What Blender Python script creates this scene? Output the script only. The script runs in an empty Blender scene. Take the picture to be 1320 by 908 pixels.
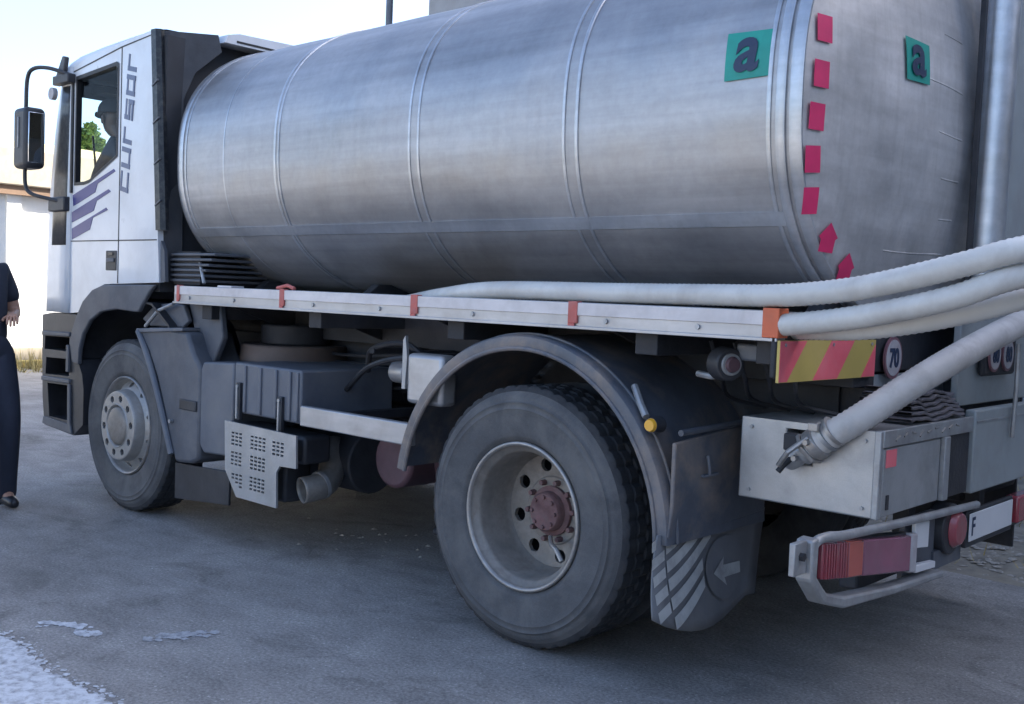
import bpy, bmesh, math, random
from mathutils import Vector, Matrix, noise
random.seed(7)
R = math.radians
PI = math.pi
sc = bpy.context.scene
COL = sc.collection

# ------------------------------------------------------------------ camera
cam_d = bpy.data.cameras.new('camera')
cam = bpy.data.objects.new('camera', cam_d)
COL.objects.link(cam)
sc.camera = cam
YAW, PITCH, ROLL = -0.7427, -0.0528, 0.0396
F = Vector((math.sin(YAW)*math.cos(PITCH), math.cos(YAW)*math.cos(PITCH), math.sin(PITCH)))
rt = Vector((math.cos(YAW), -math.sin(YAW), 0)); up = rt.cross(F)
r2 = rt*math.cos(ROLL)+up*math.sin(ROLL); u2 = -rt*math.sin(ROLL)+up*math.cos(ROLL)
cam.matrix_world = Matrix(((r2.x, u2.x, -F.x, 2.7677), (r2.y, u2.y, -F.y, -3.0903), (r2.z, u2.z, -F.z, 1.4125), (0, 0, 0, 1)))
cam_d.sensor_fit = 'HORIZONTAL'; cam_d.sensor_width = 36
cam_d.lens = 36*1342.5/1320
cam_d.clip_start = 0.05; cam_d.clip_end = 2000

# ------------------------------------------------------------------ light
SUN_EL, SUN_AZ = R(36), R(26)
w = bpy.data.worlds.new('World'); sc.world = w; w.use_nodes = True
nt = w.node_tree; nt.nodes.clear()
sky = nt.nodes.new('ShaderNodeTexSky'); sky.sky_type = 'NISHITA'; sky.sun_disc = False
sky.sun_elevation = SUN_EL; sky.sun_rotation = SUN_AZ
sky.air_density = 0.75; sky.dust_density = 3.0; sky.ozone_density = 1.4
bg = nt.nodes.new('ShaderNodeBackground'); bg.inputs[1].default_value = 0.15
wo = nt.nodes.new('ShaderNodeOutputWorld')
nt.links.new(sky.outputs[0], bg.inputs[0]); nt.links.new(bg.outputs[0], wo.inputs[0])
sl = bpy.data.lights.new('sun', 'SUN'); sl.energy = 5.0; sl.angle = R(0.5); sl.color = (1, .95, .87)
so = bpy.data.objects.new('sun', sl); COL.objects.link(so)
sdir = Vector((math.sin(SUN_AZ)*math.cos(SUN_EL), math.cos(SUN_AZ)*math.cos(SUN_EL), math.sin(SUN_EL)))
so.rotation_euler = sdir.to_track_quat('Z', 'Y').to_euler(); so.location = (10, 20, 30)
sc.view_settings.view_transform = 'Standard'; sc.view_settings.look = 'None'
sc.view_settings.exposure = 1.9; sc.view_settings.gamma = 1.0
sc.cycles.max_bounces = 8

# ------------------------------------------------------------------ materials
def nd(t, typ, **k):
    n = t.nodes.new(typ)
    for a, b in k.items():
        setattr(n, a, b)
    return n

def mat(name, col, rough=.6, metal=0., var=.2, scale=5., dirt=None, damt=.4, dscale=2.5, bump=0., bscale=60.,
        stretch=None, emit=None, spec=.5, rvar=.0, gloss_coat=0., fine=0.):
    m = bpy.data.materials.new(name); m.use_nodes = True
    t = m.node_tree; L = t.links.new
    b = t.nodes['Principled BSDF']
    b.inputs['Roughness'].default_value = rough; b.inputs['Metallic'].default_value = metal
    b.inputs['Specular IOR Level'].default_value = spec
    if gloss_coat: b.inputs['Coat Weight'].default_value = gloss_coat; b.inputs['Coat Roughness'].default_value = .15
    tc = nd(t, 'ShaderNodeTexCoord'); mp = nd(t, 'ShaderNodeMapping')
    L(tc.outputs['Object'], mp.inputs[0])
    if stretch: mp.inputs['Scale'].default_value = stretch
    n1 = nd(t, 'ShaderNodeTexNoise'); n1.inputs['Scale'].default_value = scale; n1.inputs['Detail'].default_value = 6
    n1.inputs['Roughness'].default_value = .6
    L(mp.outputs[0], n1.inputs['Vector'])
    r1 = nd(t, 'ShaderNodeValToRGB'); e = r1.color_ramp.elements
    e[0].position = .3; e[1].position = .7
    e[0].color = (*[c*(1-var) for c in col], 1); e[1].color = (*[min(1, c*(1+var)) for c in col], 1)
    L(n1.outputs['Fac'], r1.inputs[0]); out = r1.outputs[0]
    if fine:
        nf = nd(t, 'ShaderNodeTexNoise'); nf.inputs['Scale'].default_value = 220; nf.inputs['Detail'].default_value = 3
        L(tc.outputs['Object'], nf.inputs['Vector'])
        mf = nd(t, 'ShaderNodeMapRange'); mf.inputs[1].default_value = .3; mf.inputs[2].default_value = .7
        mf.inputs[3].default_value = 1-fine; mf.inputs[4].default_value = 1+fine
        L(nf.outputs['Fac'], mf.inputs[0])
        mm = nd(t, 'ShaderNodeVectorMath', operation='SCALE'); L(out, mm.inputs[0]); L(mf.outputs[0], mm.inputs['Scale'])
        out = mm.outputs[0]
    if dirt:
        n2 = nd(t, 'ShaderNodeTexNoise'); n2.inputs['Scale'].default_value = dscale; n2.inputs['Detail'].default_value = 9
        n2.inputs['Roughness'].default_value = .68; n2.inputs['Distortion'].default_value = .3
        L(tc.outputs['Object'], n2.inputs['Vector'])
        r2_ = nd(t, 'ShaderNodeMapRange'); r2_.inputs[1].default_value = .45; r2_.inputs[2].default_value = .72
        r2_.inputs[4].default_value = damt; L(n2.outputs['Fac'], r2_.inputs[0])
        mx = nd(t, 'ShaderNodeMix', data_type='RGBA'); L(r2_.outputs[0], mx.inputs['Factor'])
        L(out, mx.inputs['A']); mx.inputs['B'].default_value = (*dirt, 1); out = mx.outputs['Result']
        if rvar:
            rr = nd(t, 'ShaderNodeMapRange'); rr.inputs[1].default_value = .3; rr.inputs[2].default_value = .7
            rr.inputs[3].default_value = max(.02, rough-rvar); rr.inputs[4].default_value = min(1, rough+rvar)
            L(n2.outputs['Fac'], rr.inputs[0]); L(rr.outputs[0], b.inputs['Roughness'])
    L(out, b.inputs['Base Color'])
    if bump:
        n3 = nd(t, 'ShaderNodeTexNoise'); n3.inputs['Scale'].default_value = bscale; n3.inputs['Detail'].default_value = 4
        L(mp.outputs[0], n3.inputs['Vector'])
        bp = nd(t, 'ShaderNodeBump'); bp.inputs['Strength'].default_value = bump; bp.inputs['Distance'].default_value = .01
        L(n3.outputs['Fac'], bp.inputs['Height']); L(bp.outputs[0], b.inputs['Normal'])
    return m

def glass_mat(name, tint=(.9, .96, .95)):
    m = bpy.data.materials.new(name); m.use_nodes = True
    t = m.node_tree; t.nodes.clear(); L = t.links.new
    o = nd(t, 'ShaderNodeOutputMaterial'); tr = nd(t, 'ShaderNodeBsdfTransparent'); gl = nd(t, 'ShaderNodeBsdfGlossy')
    tr.inputs[0].default_value = (*tint, 1); gl.inputs['Roughness'].default_value = .02
    lw = nd(t, 'ShaderNodeLayerWeight'); lw.inputs[0].default_value = .5
    pw = nd(t, 'ShaderNodeMath', operation='POWER'); L(lw.outputs['Facing'], pw.inputs[0]); pw.inputs[1].default_value = 5
    fr = nd(t, 'ShaderNodeMath', operation='MULTIPLY_ADD'); L(pw.outputs[0], fr.inputs[0]); fr.inputs[1].default_value = .3; fr.inputs[2].default_value = .012
    mx = nd(t, 'ShaderNodeMixShader'); L(fr.outputs[0], mx.inputs[0]); L(tr.outputs[0], mx.inputs[1]); L(gl.outputs[0], mx.inputs[2])
    L(mx.outputs[0], o.inputs[0])
    return m

def steel_mat(name, base=(.50, .52, .56), rough=.33, ax=0, dripw=.5):
    """brushed stainless sheet: lengthwise streaks, drip marks, dull patches"""
    m = bpy.data.materials.new(name); m.use_nodes = True
    t = m.node_tree; L = t.links.new; b = t.nodes['Principled BSDF']
    b.inputs['Metallic'].default_value = .8
    tc = nd(t, 'ShaderNodeTexCoord')
    def nz(scale, sv, det=6, rg=.6, dist=0.):
        mp = nd(t, 'ShaderNodeMapping'); mp.inputs['Scale'].default_value = sv; L(tc.outputs['Object'], mp.inputs[0])
        n = nd(t, 'ShaderNodeTexNoise'); n.inputs['Scale'].default_value = scale; n.inputs['Detail'].default_value = det
        n.inputs['Roughness'].default_value = rg; n.inputs['Distortion'].default_value = dist
        L(mp.outputs[0], n.inputs['Vector']); return n.outputs['Fac']
    def mr(x, a, b_, c, d):
        k = nd(t, 'ShaderNodeMapRange'); k.inputs[1].default_value = a; k.inputs[2].default_value = b_
        k.inputs[3].default_value = c; k.inputs[4].default_value = d; L(x, k.inputs[0]); return k.outputs[0]
    def mul(a, b_, op='MULTIPLY'):
        k = nd(t, 'ShaderNodeMath', operation=op); L(a, k.inputs[0]); L(b_, k.inputs[1]); return k.outputs[0]
    def sv_(a, b_): return (a, b_, b_) if ax == 0 else (b_, a, b_)
    streak = nz(5, sv_(.12, 2.5)); cloud = nz(1.6, (1, 1, 1), 8, .65, .6); drip = nz(9, (3, 3, .22), 5); spot = nz(26, (1, 1, 1), 6, .7)
    v = mul(mul(mr(streak, .3, .7, .84, 1.12), mr(cloud, .3, .7, .78, 1.12)), mul(mr(drip, .5, .8, 1.0, 1-.22*dripw), mr(spot, .35, .8, 1.03, .88)))
    sca = nd(t, 'ShaderNodeVectorMath', operation='SCALE'); sca.inputs[0].default_value = base; L(v, sca.inputs['Scale'])
    L(sca.outputs[0], b.inputs['Base Color'])
    rr = mul(mr(cloud, .3, .7, rough-.07, rough+.14), mr(drip, .4, .8, 1.0, 1.1)); L(rr, b.inputs['Roughness'])
    hs = mul(mr(nz(2, sv_(.35, 1.8), 2), 0, 1, 0, 1.6), mr(nz(60, sv_(.1, 2), 2), 0, 1, 0, .004), 'ADD')
    bp = nd(t, 'ShaderNodeBump'); bp.inputs['Strength'].default_value = .30; bp.inputs['Distance'].default_value = .010
    L(hs, bp.inputs['Height']); L(bp.outputs[0], b.inputs['Normal'])
    return m

def asphalt_mat():
    m = bpy.data.materials.new('worn_asphalt'); m.use_nodes = True
    t = m.node_tree; L = t.links.new; b = t.nodes['Principled BSDF']
    b.inputs['Roughness'].default_value = .82; b.inputs['Specular IOR Level'].default_value = .4
    tc = nd(t, 'ShaderNodeTexCoord')
    def nz(scale, det=6, rg=.6, dist=0., sv=(1, 1, 1)):
        mp = nd(t, 'ShaderNodeMapping'); mp.inputs['Scale'].default_value = sv; L(tc.outputs['Object'], mp.inputs[0])
        n = nd(t, 'ShaderNodeTexNoise'); n.inputs['Scale'].default_value = scale; n.inputs['Detail'].default_value = det
        n.inputs['Roughness'].default_value = rg; n.inputs['Distortion'].default_value = dist
        L(mp.outputs[0], n.inputs['Vector']); return n.outputs['Fac']
    def mr(x, a, b_, c, d):
        k = nd(t, 'ShaderNodeMapRange'); k.inputs[1].default_value = a; k.inputs[2].default_value = b_
        k.inputs[3].default_value = c; k.inputs[4].default_value = d; L(x, k.inputs[0]); return k.outputs[0]
    def mul(a, b_, op='MULTIPLY'):
        k = nd(t, 'ShaderNodeMath', operation=op); L(a, k.inputs[0]); L(b_, k.inputs[1]); return k.outputs[0]
    big = nz(.55, 7, .6, .5); mid = nz(3.2, 7, .62, .4, (1, 1.6, 1)); agg = nz(75, 5, .75); stain = nz(1.4, 8, .7, 1.2)
    v = mul(mul(mr(big, .3, .7, .70, 1.26), mr(mid, .3, .7, .80, 1.20)), mul(mr(agg, .34, .66, .62, 1.42), mr(stain, .54, .70, 1, .58)))
    vor = nd(t, 'ShaderNodeTexVoronoi'); vor.inputs['Scale'].default_value = 160; L(tc.outputs['Object'], vor.inputs['Vector'])
    chips = mr(vor.outputs['Color'], .86, .97, 1.0, 1.8)
    v = mul(v, chips)
    cr = nd(t, 'ShaderNodeTexVoronoi', feature='DISTANCE_TO_EDGE'); cr.inputs['Scale'].default_value = .9
    wv = nd(t, 'ShaderNodeVectorMath', operation='ADD'); nn_ = nd(t, 'ShaderNodeTexNoise'); nn_.inputs['Scale'].default_value = 3; nn_.inputs['Detail'].default_value = 6
    L(tc.outputs['Object'], nn_.inputs['Vector']); ns = nd(t, 'ShaderNodeVectorMath', operation='SCALE'); ns.inputs['Scale'].default_value = .55
    L(nn_.outputs['Color'], ns.inputs[0]); L(tc.outputs['Object'], wv.inputs[0]); L(ns.outputs[0], wv.inputs[1]); L(wv.outputs[0], cr.inputs['Vector'])
    crack = mul(mr(cr.outputs['Distance'], .0, .006, .0, 1.0), mr(nz(.8, 3), .45, .6, 1.0, .0), 'MAXIMUM')
    v = mul(v, mr(crack, 0, 1, .82, 1.0))
    sca = nd(t, 'ShaderNodeVectorMath', operation='SCALE'); sca.inputs[0].default_value = (.262, .250, .238); L(v, sca.inputs['Scale'])
    # pale worn dust smears
    mx = nd(t, 'ShaderNodeMix', data_type='RGBA'); L(mr(nz(2.1, 9, .72, .8, (1, 2.2, 1)), .60, .78, 0, .55), mx.inputs['Factor'])
    L(sca.outputs[0], mx.inputs['A']); mx.inputs['B'].default_value = (.40, .40, .41, 1)
    L(mx.outputs['Result'], b.inputs['Base Color'])
    bp = nd(t, 'ShaderNodeBump'); bp.inputs['Strength'].default_value = .6; bp.inputs['Distance'].default_value = .006
    L(mul(agg, mid, 'ADD'), bp.inputs['Height']); L(bp.outputs[0], b.inputs['Normal'])
    return m

M = dict(
 steel=steel_mat('stainless_sheet', (.41, .41, .42), .45, 0, .2),
 steel_end=steel_mat('stainless_end_sheet', (.60, .60, .61), .50, 1, .6),
 bandsteel=steel_mat('stainless_band', (.50, .52, .55), .36),
 white=mat('white_cab_paint', (.62, .64, .67), .35, var=.05, scale=3, dirt=(.38, .37, .36), damt=.35, rvar=.1, gloss_coat=.4),
 black=mat('black_plastic', (.022, .024, .03), .5, var=.3, scale=8, dirt=(.07, .07, .075), damt=.5, bump=.1),
 glossblack=mat('glossy_black_trim', (.02, .022, .027), .3, var=.2, dirt=(.10, .10, .09), damt=.6, dscale=30, spec=.3),
 darkgrey=mat('dark_grey_plastic', (.075, .083, .10), .55, var=.2, scale=5, dirt=(.15, .15, .16), damt=.6, dscale=3.5, bump=.1),
 midgrey=mat('grey_plastic', (.10, .113, .14), .5, var=.15, scale=5, dirt=(.17, .17, .17), damt=.6, bump=.08),
 fender=mat('weathered_fender', (.085, .095, .115), .5, var=.3, scale=4, dirt=(.27, .21, .165), damt=.95, dscale=3, bump=.12),
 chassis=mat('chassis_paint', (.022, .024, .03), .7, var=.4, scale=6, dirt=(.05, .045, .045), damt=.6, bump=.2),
 rubber=mat('tyre_rubber', (.075, .077, .082), .78, var=.2, scale=7, dirt=(.15, .148, .145), damt=.8, dscale=3.5, bump=.25, bscale=40, fine=.12),
 tread=mat('tread_rubber', (.03, .032, .037), .85, var=.25, scale=12, dirt=(.07, .07, .07), damt=.6, dscale=9, bump=.3),
 rim=mat('dirty_steel_rim', (.25, .235, .215), .55, .3, var=.3, scale=7, dirt=(.11, .085, .07), damt=.7, dscale=7, bump=.1),
 rimedge=mat('rim_edge_steel', (.34, .33, .32), .45, .6, var=.3, scale=10, dirt=(.2, .17, .15), damt=.5, dscale=10),
 frontrim=mat('silver_wheel_paint', (.36, .355, .345), .45, .4, var=.2, scale=9, dirt=(.20, .19, .17), damt=.6, dscale=9),
 rust=mat('red_brown_hub', (.16, .085, .085), .85, var=.4, scale=14, dirt=(.12, .095, .09), damt=.85, dscale=14, bump=.3),
 brown=mat('dusty_brown_metal', (.10, .075, .065), .7, var=.2, dirt=(.16, .13, .12), damt=.6),
 maroon=mat('faded_maroon_paint', (.09, .045, .055), .6, var=.3, scale=6, dirt=(.07, .06, .07), damt=.5),
 alu=mat('aluminium_profile', (.42, .42, .43), .45, .6, var=.15, scale=6, dirt=(.28, .26, .25), damt=.55, dscale=5, stretch=(.4, 2, 2)),
 alulight=mat('pale_side_strip', (.60, .57, .57), .5, .1, var=.12, scale=5, dirt=(.36, .33, .32), damt=.6, dscale=5, stretch=(.5, 2, 2)),
 boxsteel=mat('dull_steel_box', (.40, .41, .42), .45, .55, var=.12, scale=4, dirt=(.22, .21, .20), damt=.5, dscale=5, rvar=.1, fine=.05),
 panelsteel=mat('grey_painted_panel', (.31, .34, .35), .55, .2, var=.1, scale=3, dirt=(.22, .21, .2), damt=.5, dscale=4),
 galv=mat('galvanised_bar', (.36, .37, .38), .5, .5, var=.2, scale=8, dirt=(.20, .18, .17), damt=.6, dscale=9),
 hose=mat('grey_ribbed_pvc', (.56, .555, .53), .45, var=.08, scale=3, dirt=(.33, .30, .27), damt=.6, dscale=5),
 hose2=mat('dusty_ribbed_pvc', (.46, .45, .44), .6, var=.12, scale=5, dirt=(.25, .23, .22), damt=.6, dscale=8),
 cloth=mat('dark_folded_rubber', (.14, .13, .145), .8, var=.3, scale=9, dirt=(.17, .16, .17), damt=.5, bump=.3),
 orange=mat('orange_tape', (.62, .14, .06), .6, var=.15, dirt=(.35, .15, .1), damt=.4, dscale=12),
 redtape=mat('faded_red_tape', (.48, .12, .10), .65, var=.2, dirt=(.3, .2, .2), damt=.5, dscale=14),
 pink=mat('crimson_square_sticker', (.60, .025, .12), .5, var=.12, scale=9),
 green=mat('green_sticker', (.01, .27, .22), .5, var=.12, scale=9),
 navy=mat('navy_lettering', (.015, .03, .075), .5, var=.1),
 cabtext=mat('slate_lettering', (.085, .11, .19), .4, var=.1),
 purple=mat('purple_blue_stripe', (.035, .034, .17), .4, var=.1),
 lensred=mat('red_lamp_lens', (.33, .045, .06), .2, var=.2, scale=6, dirt=(.22, .12, .14), damt=.6, gloss_coat=.6),
 lenspurple=mat('faded_pink_lens', (.26, .08, .13), .22, var=.12, scale=6, dirt=(.2, .12, .15), damt=.5, gloss_coat=.6),
 lensorange=mat('amber_red_lens', (.42, .085, .06), .2, var=.1, gloss_coat=.6),
 amber=mat('amber_lens', (.75, .38, .03), .25, var=.1, gloss_coat=.5),
 markred=mat('fluorescent_red_foil', (.75, .11, .15), .4, var=.1, dirt=(.7, .35, .35), damt=.4),
 markyel=mat('reflective_yellow_foil', (.46, .36, .09), .4, var=.1, dirt=(.6, .45, .2), damt=.4),
 signwhite=mat('faded_sign_white', (.42, .41, .43), .5, var=.1, dirt=(.25, .2, .22), damt=.6, dscale=12),
 signred=mat('faded_sign_ring', (.20, .09, .11), .5, var=.15, dirt=(.1, .08, .09), damt=.6),
 platewhite=mat('number_plate_white', (.62, .63, .65), .4, var=.05),
 flapgrey=mat('flap_rubber', (.135, .14, .15), .7, var=.2, dirt=(.18, .17, .16), damt=.6, bump=.15),
 flappale=mat('flap_pale_print', (.40, .41, .40), .65, var=.2, dirt=(.16, .15, .15), damt=.7, dscale=7),
 skin=mat('skin', (.40, .22, .15), .5, var=.08),
 skin_shaded=mat('shaded_driver_skin', (.07, .04, .03), .5, var=.08),  # darkened copy of the skin: shade of the cab put into the colour
 navycloth=mat('navy_cloth', (.018, .022, .035), .85, var=.2, bump=.4, bscale=25),
 navycloth2=mat('navy_trousers', (.020, .025, .042), .85, var=.2, bump=.4, bscale=20),
 shoe=mat('black_leather', (.015, .015, .018), .4, var=.2),
 hair=mat('dark_hair', (.02, .016, .013), .7, var=.2),
 capcloth=mat('dark_cap_cloth', (.008, .010, .016), .85, var=.2),
 interior=mat('dark_cab_interior', (.03, .033, .04), .8, var=.2),
 seatcloth=mat('seat_cloth', (.06, .06, .07), .9, var=.2),
 rubberseal=mat('window_rubber', (.012, .013, .015), .55, var=.1),
 mirrorglass=mat('mirror_glass', (.7, .72, .75), .03, 1.0, var=.02),
 whitewall=mat('white_sunlit_wall', (.80, .79, .76), .8, var=.05, dirt=(.6, .56, .5), damt=.25),
 beige=mat('beige_concrete', (.46, .40, .31), .85, var=.14, scale=2, dirt=(.28, .23, .17), damt=.5, dscale=3, bump=.2, stretch=(1, 1, .5)),
 browntrim=mat('brown_lintel', (.22, .14, .09), .8, var=.15),
 building=mat('grey_render', (.30, .31, .33), .85, var=.1, scale=1.2, dirt=(.2, .2, .2), damt=.4, bump=.1),
 window=mat('dark_window_pane', (.03, .04, .05), .08, var=.1),
 frame=mat('window_frame_grey', (.35, .36, .37), .5, var=.1),
 pole=mat('grey_pole', (.12, .13, .15), .5, .4, var=.15),
 leaf=mat('leaf_green', (.085, .15, .035), .6, var=.4, scale=1.5),
 drygrass=mat('dry_grass', (.38, .31, .13), .8, var=.3, scale=2),
 bark=mat('bark', (.10, .075, .05), .9, var=.3),
 embank=mat('dry_grass_slope', (.42, .37, .22), .95, var=.2, scale=1.2, dirt=(.25, .24, .12), damt=.5, dscale=.8),
 stone=mat('pale_gravel', (.30, .28, .25), .85, var=.35, scale=30),
 soil=mat('dry_soil_verge', (.20, .18, .15), .95, var=.3, scale=8, dirt=(.30, .27, .2), damt=.6, bump=.6, bscale=30),
 litter=mat('pale_litter', (.36, .33, .29), .8, var=.2, scale=20),
 whitepaint=mat('worn_white_ground_paint', (.60, .61, .63), .8, var=.08, scale=12, dirt=(.17, .17, .18), damt=.95, dscale=26, bump=.4, bscale=90),
 greypaint=mat('ghost_paint_smear', (.42, .425, .44), .8, var=.12, scale=12, dirt=(.16, .16, .17), damt=.9, dscale=22, bump=.4, bscale=90),
 kerb=mat('yellow_kerb', (.5, .40, .12), .8, var=.15, dirt=(.3, .27, .2), damt=.5),
 glass=glass_mat('clear_glass'),
 asphalt=asphalt_mat(),
)

# ------------------------------------------------------------------ mesh helpers
WL = {}   # object -> world offset of its origin (pure translations)
class MB:
    def __init__(s): s.v = []; s.f = []
    def add(s, vs, fs):
        o = len(s.v); s.v += [tuple(v) for v in vs]; s.f += [tuple(i+o for i in f) for f in fs]; return s
    def box(s, x0, x1, y0, y1, z0, z1):
        if x0 > x1: x0, x1 = x1, x0
        if y0 > y1: y0, y1 = y1, y0
        if z0 > z1: z0, z1 = z1, z0
        return s.add([(x0,y0,z0),(x1,y0,z0),(x1,y1,z0),(x0,y1,z0),(x0,y0,z1),(x1,y0,z1),(x1,y1,z1),(x0,y1,z1)],
                     [(0,3,2,1),(4,5,6,7),(0,1,5,4),(1,2,6,5),(2,3,7,6),(3,0,4,7)])
    def prism(s, poly, ax, a, b):
        """poly in the two other axes (order kept x<y<z), extruded along ax from a to b"""
        n = len(poly)
        area = sum(poly[i][0]*poly[(i+1)%n][1]-poly[(i+1)%n][0]*poly[i][1] for i in range(n))
        if area < 0: poly = poly[::-1]
        def P(q, t): return {'y': (q[0], t, q[1]), 'x': (t, q[0], q[1]), 'z': (q[0], q[1], t)}[ax]
        vs = [P(q, a) for q in poly]+[P(q, b) for q in poly]
        fs = [tuple(range(n)), tuple(range(2*n-1, n-1, -1))]+[(i, n+i, n+(i+1)%n, (i+1)%n) for i in range(n)]
        return s.add(vs, fs)
    def loft(s, rings, cap=True, closed=True):
        n = len(rings[0]); vs = [v for r in rings for v in r]; fs = []
        for k in range(len(rings)-1):
            for i in range(n if closed else n-1):
                j = (i+1) % n
                fs.append((k*n+i, k*n+j, (k+1)*n+j, (k+1)*n+i))
        if cap: fs += [tuple(range(n-1, -1, -1)), tuple((len(rings)-1)*n+i for i in range(n))]
        return s.add(vs, fs)
    def tube(s, pts, r, seg=12, cap=True, ribs=0, ribd=.04):
        P = [Vector(p) for p in pts]
        if ribs:
            # resample evenly
            L = [0]
            for a, b in zip(P, P[1:]): L.append(L[-1]+(b-a).length)
            n = int(L[-1]/ribs); Q = []; k = 0
            for i in range(n+1):
                t = L[-1]*i/n
                while k < len(L)-2 and L[k+1] < t: k += 1
                Q.append(P[k].lerp(P[k+1], (t-L[k])/max(1e-9, L[k+1]-L[k])))
            P = Q
        T = [(P[min(i+1, len(P)-1)]-P[max(i-1, 0)]).normalized() for i in range(len(P))]
        nrm = T[0].orthogonal().normalized(); rings = []
        for i, p in enumerate(P):
            nrm = (nrm-T[i]*nrm.dot(T[i])).normalized(); bn = T[i].cross(nrm)
            rr = r[i] if isinstance(r, (list, tuple)) else r
            if ribs and i % 2: rr *= 1-ribd
            rings.append([p+(nrm*math.cos(2*PI*k/seg)+bn*math.sin(2*PI*k/seg))*rr for k in range(seg)])
        return s.loft(rings, cap)
    def cyl(s, p0, p1, r0, r1=None, seg=20):
        return s.tube([p0, p1], [r0, r0 if r1 is None else r1], seg)
    def latheY(s, prof, cx, cz, seg=64, rmod=None):
        """prof: list of (r, y)"""
        rings = []
        for j, (r, y) in enumerate(prof):
            rings.append([(cx+(rmod(j, k, r) if rmod else r)*math.cos(2*PI*k/seg), y, cz+(rmod(j, k, r) if rmod else r)*math.sin(2*PI*k/seg)) for k in range(seg)])
        return s.loft(rings, cap=False)
    def holed(s, cx, cz, y, r0, r1, n, rc, rh, rot=0., th=.0, m=16, dy=0.):
        """flat annulus r0..r1 in plane y with n round holes; dy: y change from r0 to r1"""
        st = 2*PI/n
        for i in range(n):
            a0 = rot+i*st; ac = a0
            per = []
            for k in range(m):
                t = k/m*4; q = int(t); u = t-q
                a, r = [(-.5+u, r0), (.5, r0+(r1-r0)*u), (.5-u, r1), (-.5, r1-(r1-r0)*u)][q]
                per.append((r, ac+a*st))
            A = [(r*math.cos(a), r*math.sin(a), r) for r, a in per]
            hc = (rc*math.cos(ac), rc*math.sin(ac))
            B = []
            for x, z, r in A:
                d = Vector((x-hc[0], z-hc[1])).normalized(); B.append((hc[0]+d.x*rh, hc[1]+d.y*rh))
            def yy(r): return y+dy*(r-r0)/(r1-r0)
            vs = [(cx+x, yy(r), cz+z) for x, z, r in A]+[(cx+x, yy(math.hypot(x, z)), cz+z) for x, z in B]+[(cx+x, yy(math.hypot(x, z))+max(th, .002), cz+z) for x, z in B]
            fs = [(k, (k+1) % m, m+(k+1) % m, m+k) for k in range(m)]+[(m+k, m+(k+1) % m, 2*m+(k+1) % m, 2*m+k) for k in range(m)]
            s.add(vs, fs)
        return s
    def mesh(s, name):
        me = bpy.data.meshes.new(name); me.from_pydata(s.v, [], s.f); me.validate(); me.update()
        return me
    def build(s, name, m, parent=None, bevel=0., smooth=35., fix=True, label=None):
        me = s.mesh(name)
        if fix:
            b = bmesh.new(); b.from_mesh(me); bmesh.ops.recalc_face_normals(b, faces=b.faces); b.to_mesh(me); b.free()
        me.materials.append(m)
        if smooth:
            me.polygons.foreach_set('use_smooth', [True]*len(me.polygons)); me.set_sharp_from_angle(angle=R(smooth))
        o = bpy.data.objects.new(name, me); COL.objects.link(o)
        place(o, parent)
        if bevel:
            bv = o.modifiers.new('bevel', 'BEVEL'); bv.width = bevel; bv.segments = 2; bv.limit_method = 'ANGLE'; bv.angle_limit = R(30)
        if label: o['label'] = label
        return o

def place(o, parent):
    if parent is not None:
        o.parent = parent; o.location = -WL.get(parent.name, Vector((0, 0, 0)))
    WL[o.name] = Vector((0, 0, 0))

def thing(name, loc, label, cat, group=None):
    o = bpy.data.objects.new(name, None); COL.objects.link(o); o.location = loc; o.empty_display_size = .2
    WL[o.name] = Vector(loc); tag(o, label, cat, group); return o

def tag(o, label, cat, group=None):
    o['label'] = label; o['category'] = cat
    if group: o['group'] = group
    return o

def struct(o): o['kind'] = 'structure'; return o

def cut(o, cutter):
    """boolean difference, applied straight away"""
    me = cutter.mesh('cutter'); b = bmesh.new(); b.from_mesh(me); bmesh.ops.recalc_face_normals(b, faces=b.faces); b.to_mesh(me); b.free()
    c = bpy.data.objects.new('cutter', me); COL.objects.link(c)
    loc = o.location.copy(); par = o.parent; o.parent = None; o.location = (0, 0, 0)
    md = o.modifiers.new('cut', 'BOOLEAN'); md.object = c; md.operation = 'DIFFERENCE'; md.solver = 'EXACT'
    for q in list(o.modifiers):
        if q.type == 'BEVEL': bw = q.width; o.modifiers.remove(q); o['_b'] = bw
    bpy.context.view_layer.update()
    dg = bpy.context.evaluated_depsgraph_get()
    nm = bpy.data.meshes.new_from_object(o.evaluated_get(dg)); o.modifiers.clear(); o.data = nm
    nm.set_sharp_from_angle(angle=R(35))
    bpy.data.objects.remove(c); o.parent = par; o.location = loc
    if '_b' in o:
        bv = o.modifiers.new('bevel', 'BEVEL'); bv.width = o['_b']; bv.segments = 2; bv.limit_method = 'ANGLE'; del o['_b']
    return o

def spline(pts, n=16):
    P = [Vector(p) for p in pts]; P = [2*P[0]-P[1]]+P+[2*P[-1]-P[-2]]; out = []
    for i in range(1, len(P)-2):
        for k in range(n):
            t = k/n; a, b, c, d = P[i-1:i+3]
            out.append(.5*((2*b)+(c-a)*t+(2*a-5*b+4*c-d)*t*t+(3*b-a-3*c+d)*t**3))
    out.append(P[-2]); return out

def text_mesh(body, bold=.0, ext=.0):
    cu = bpy.data.curves.new('t', 'FONT'); cu.body = body; cu.size = 1; cu.offset = bold; cu.extrude = ext; cu.resolution_u = 4
    cu.align_x = 'CENTER'; cu.align_y = 'CENTER'
    o = bpy.data.objects.new('t', cu); COL.objects.link(o); bpy.context.view_layer.update()
    dg = bpy.context.evaluated_depsgraph_get(); me = bpy.data.meshes.new_from_object(o.evaluated_get(dg))
    v = [tuple(q.co) for q in me.vertices]; f = [tuple(p.vertices) for p in me.polygons]
    bpy.data.objects.remove(o); return v, f

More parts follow.
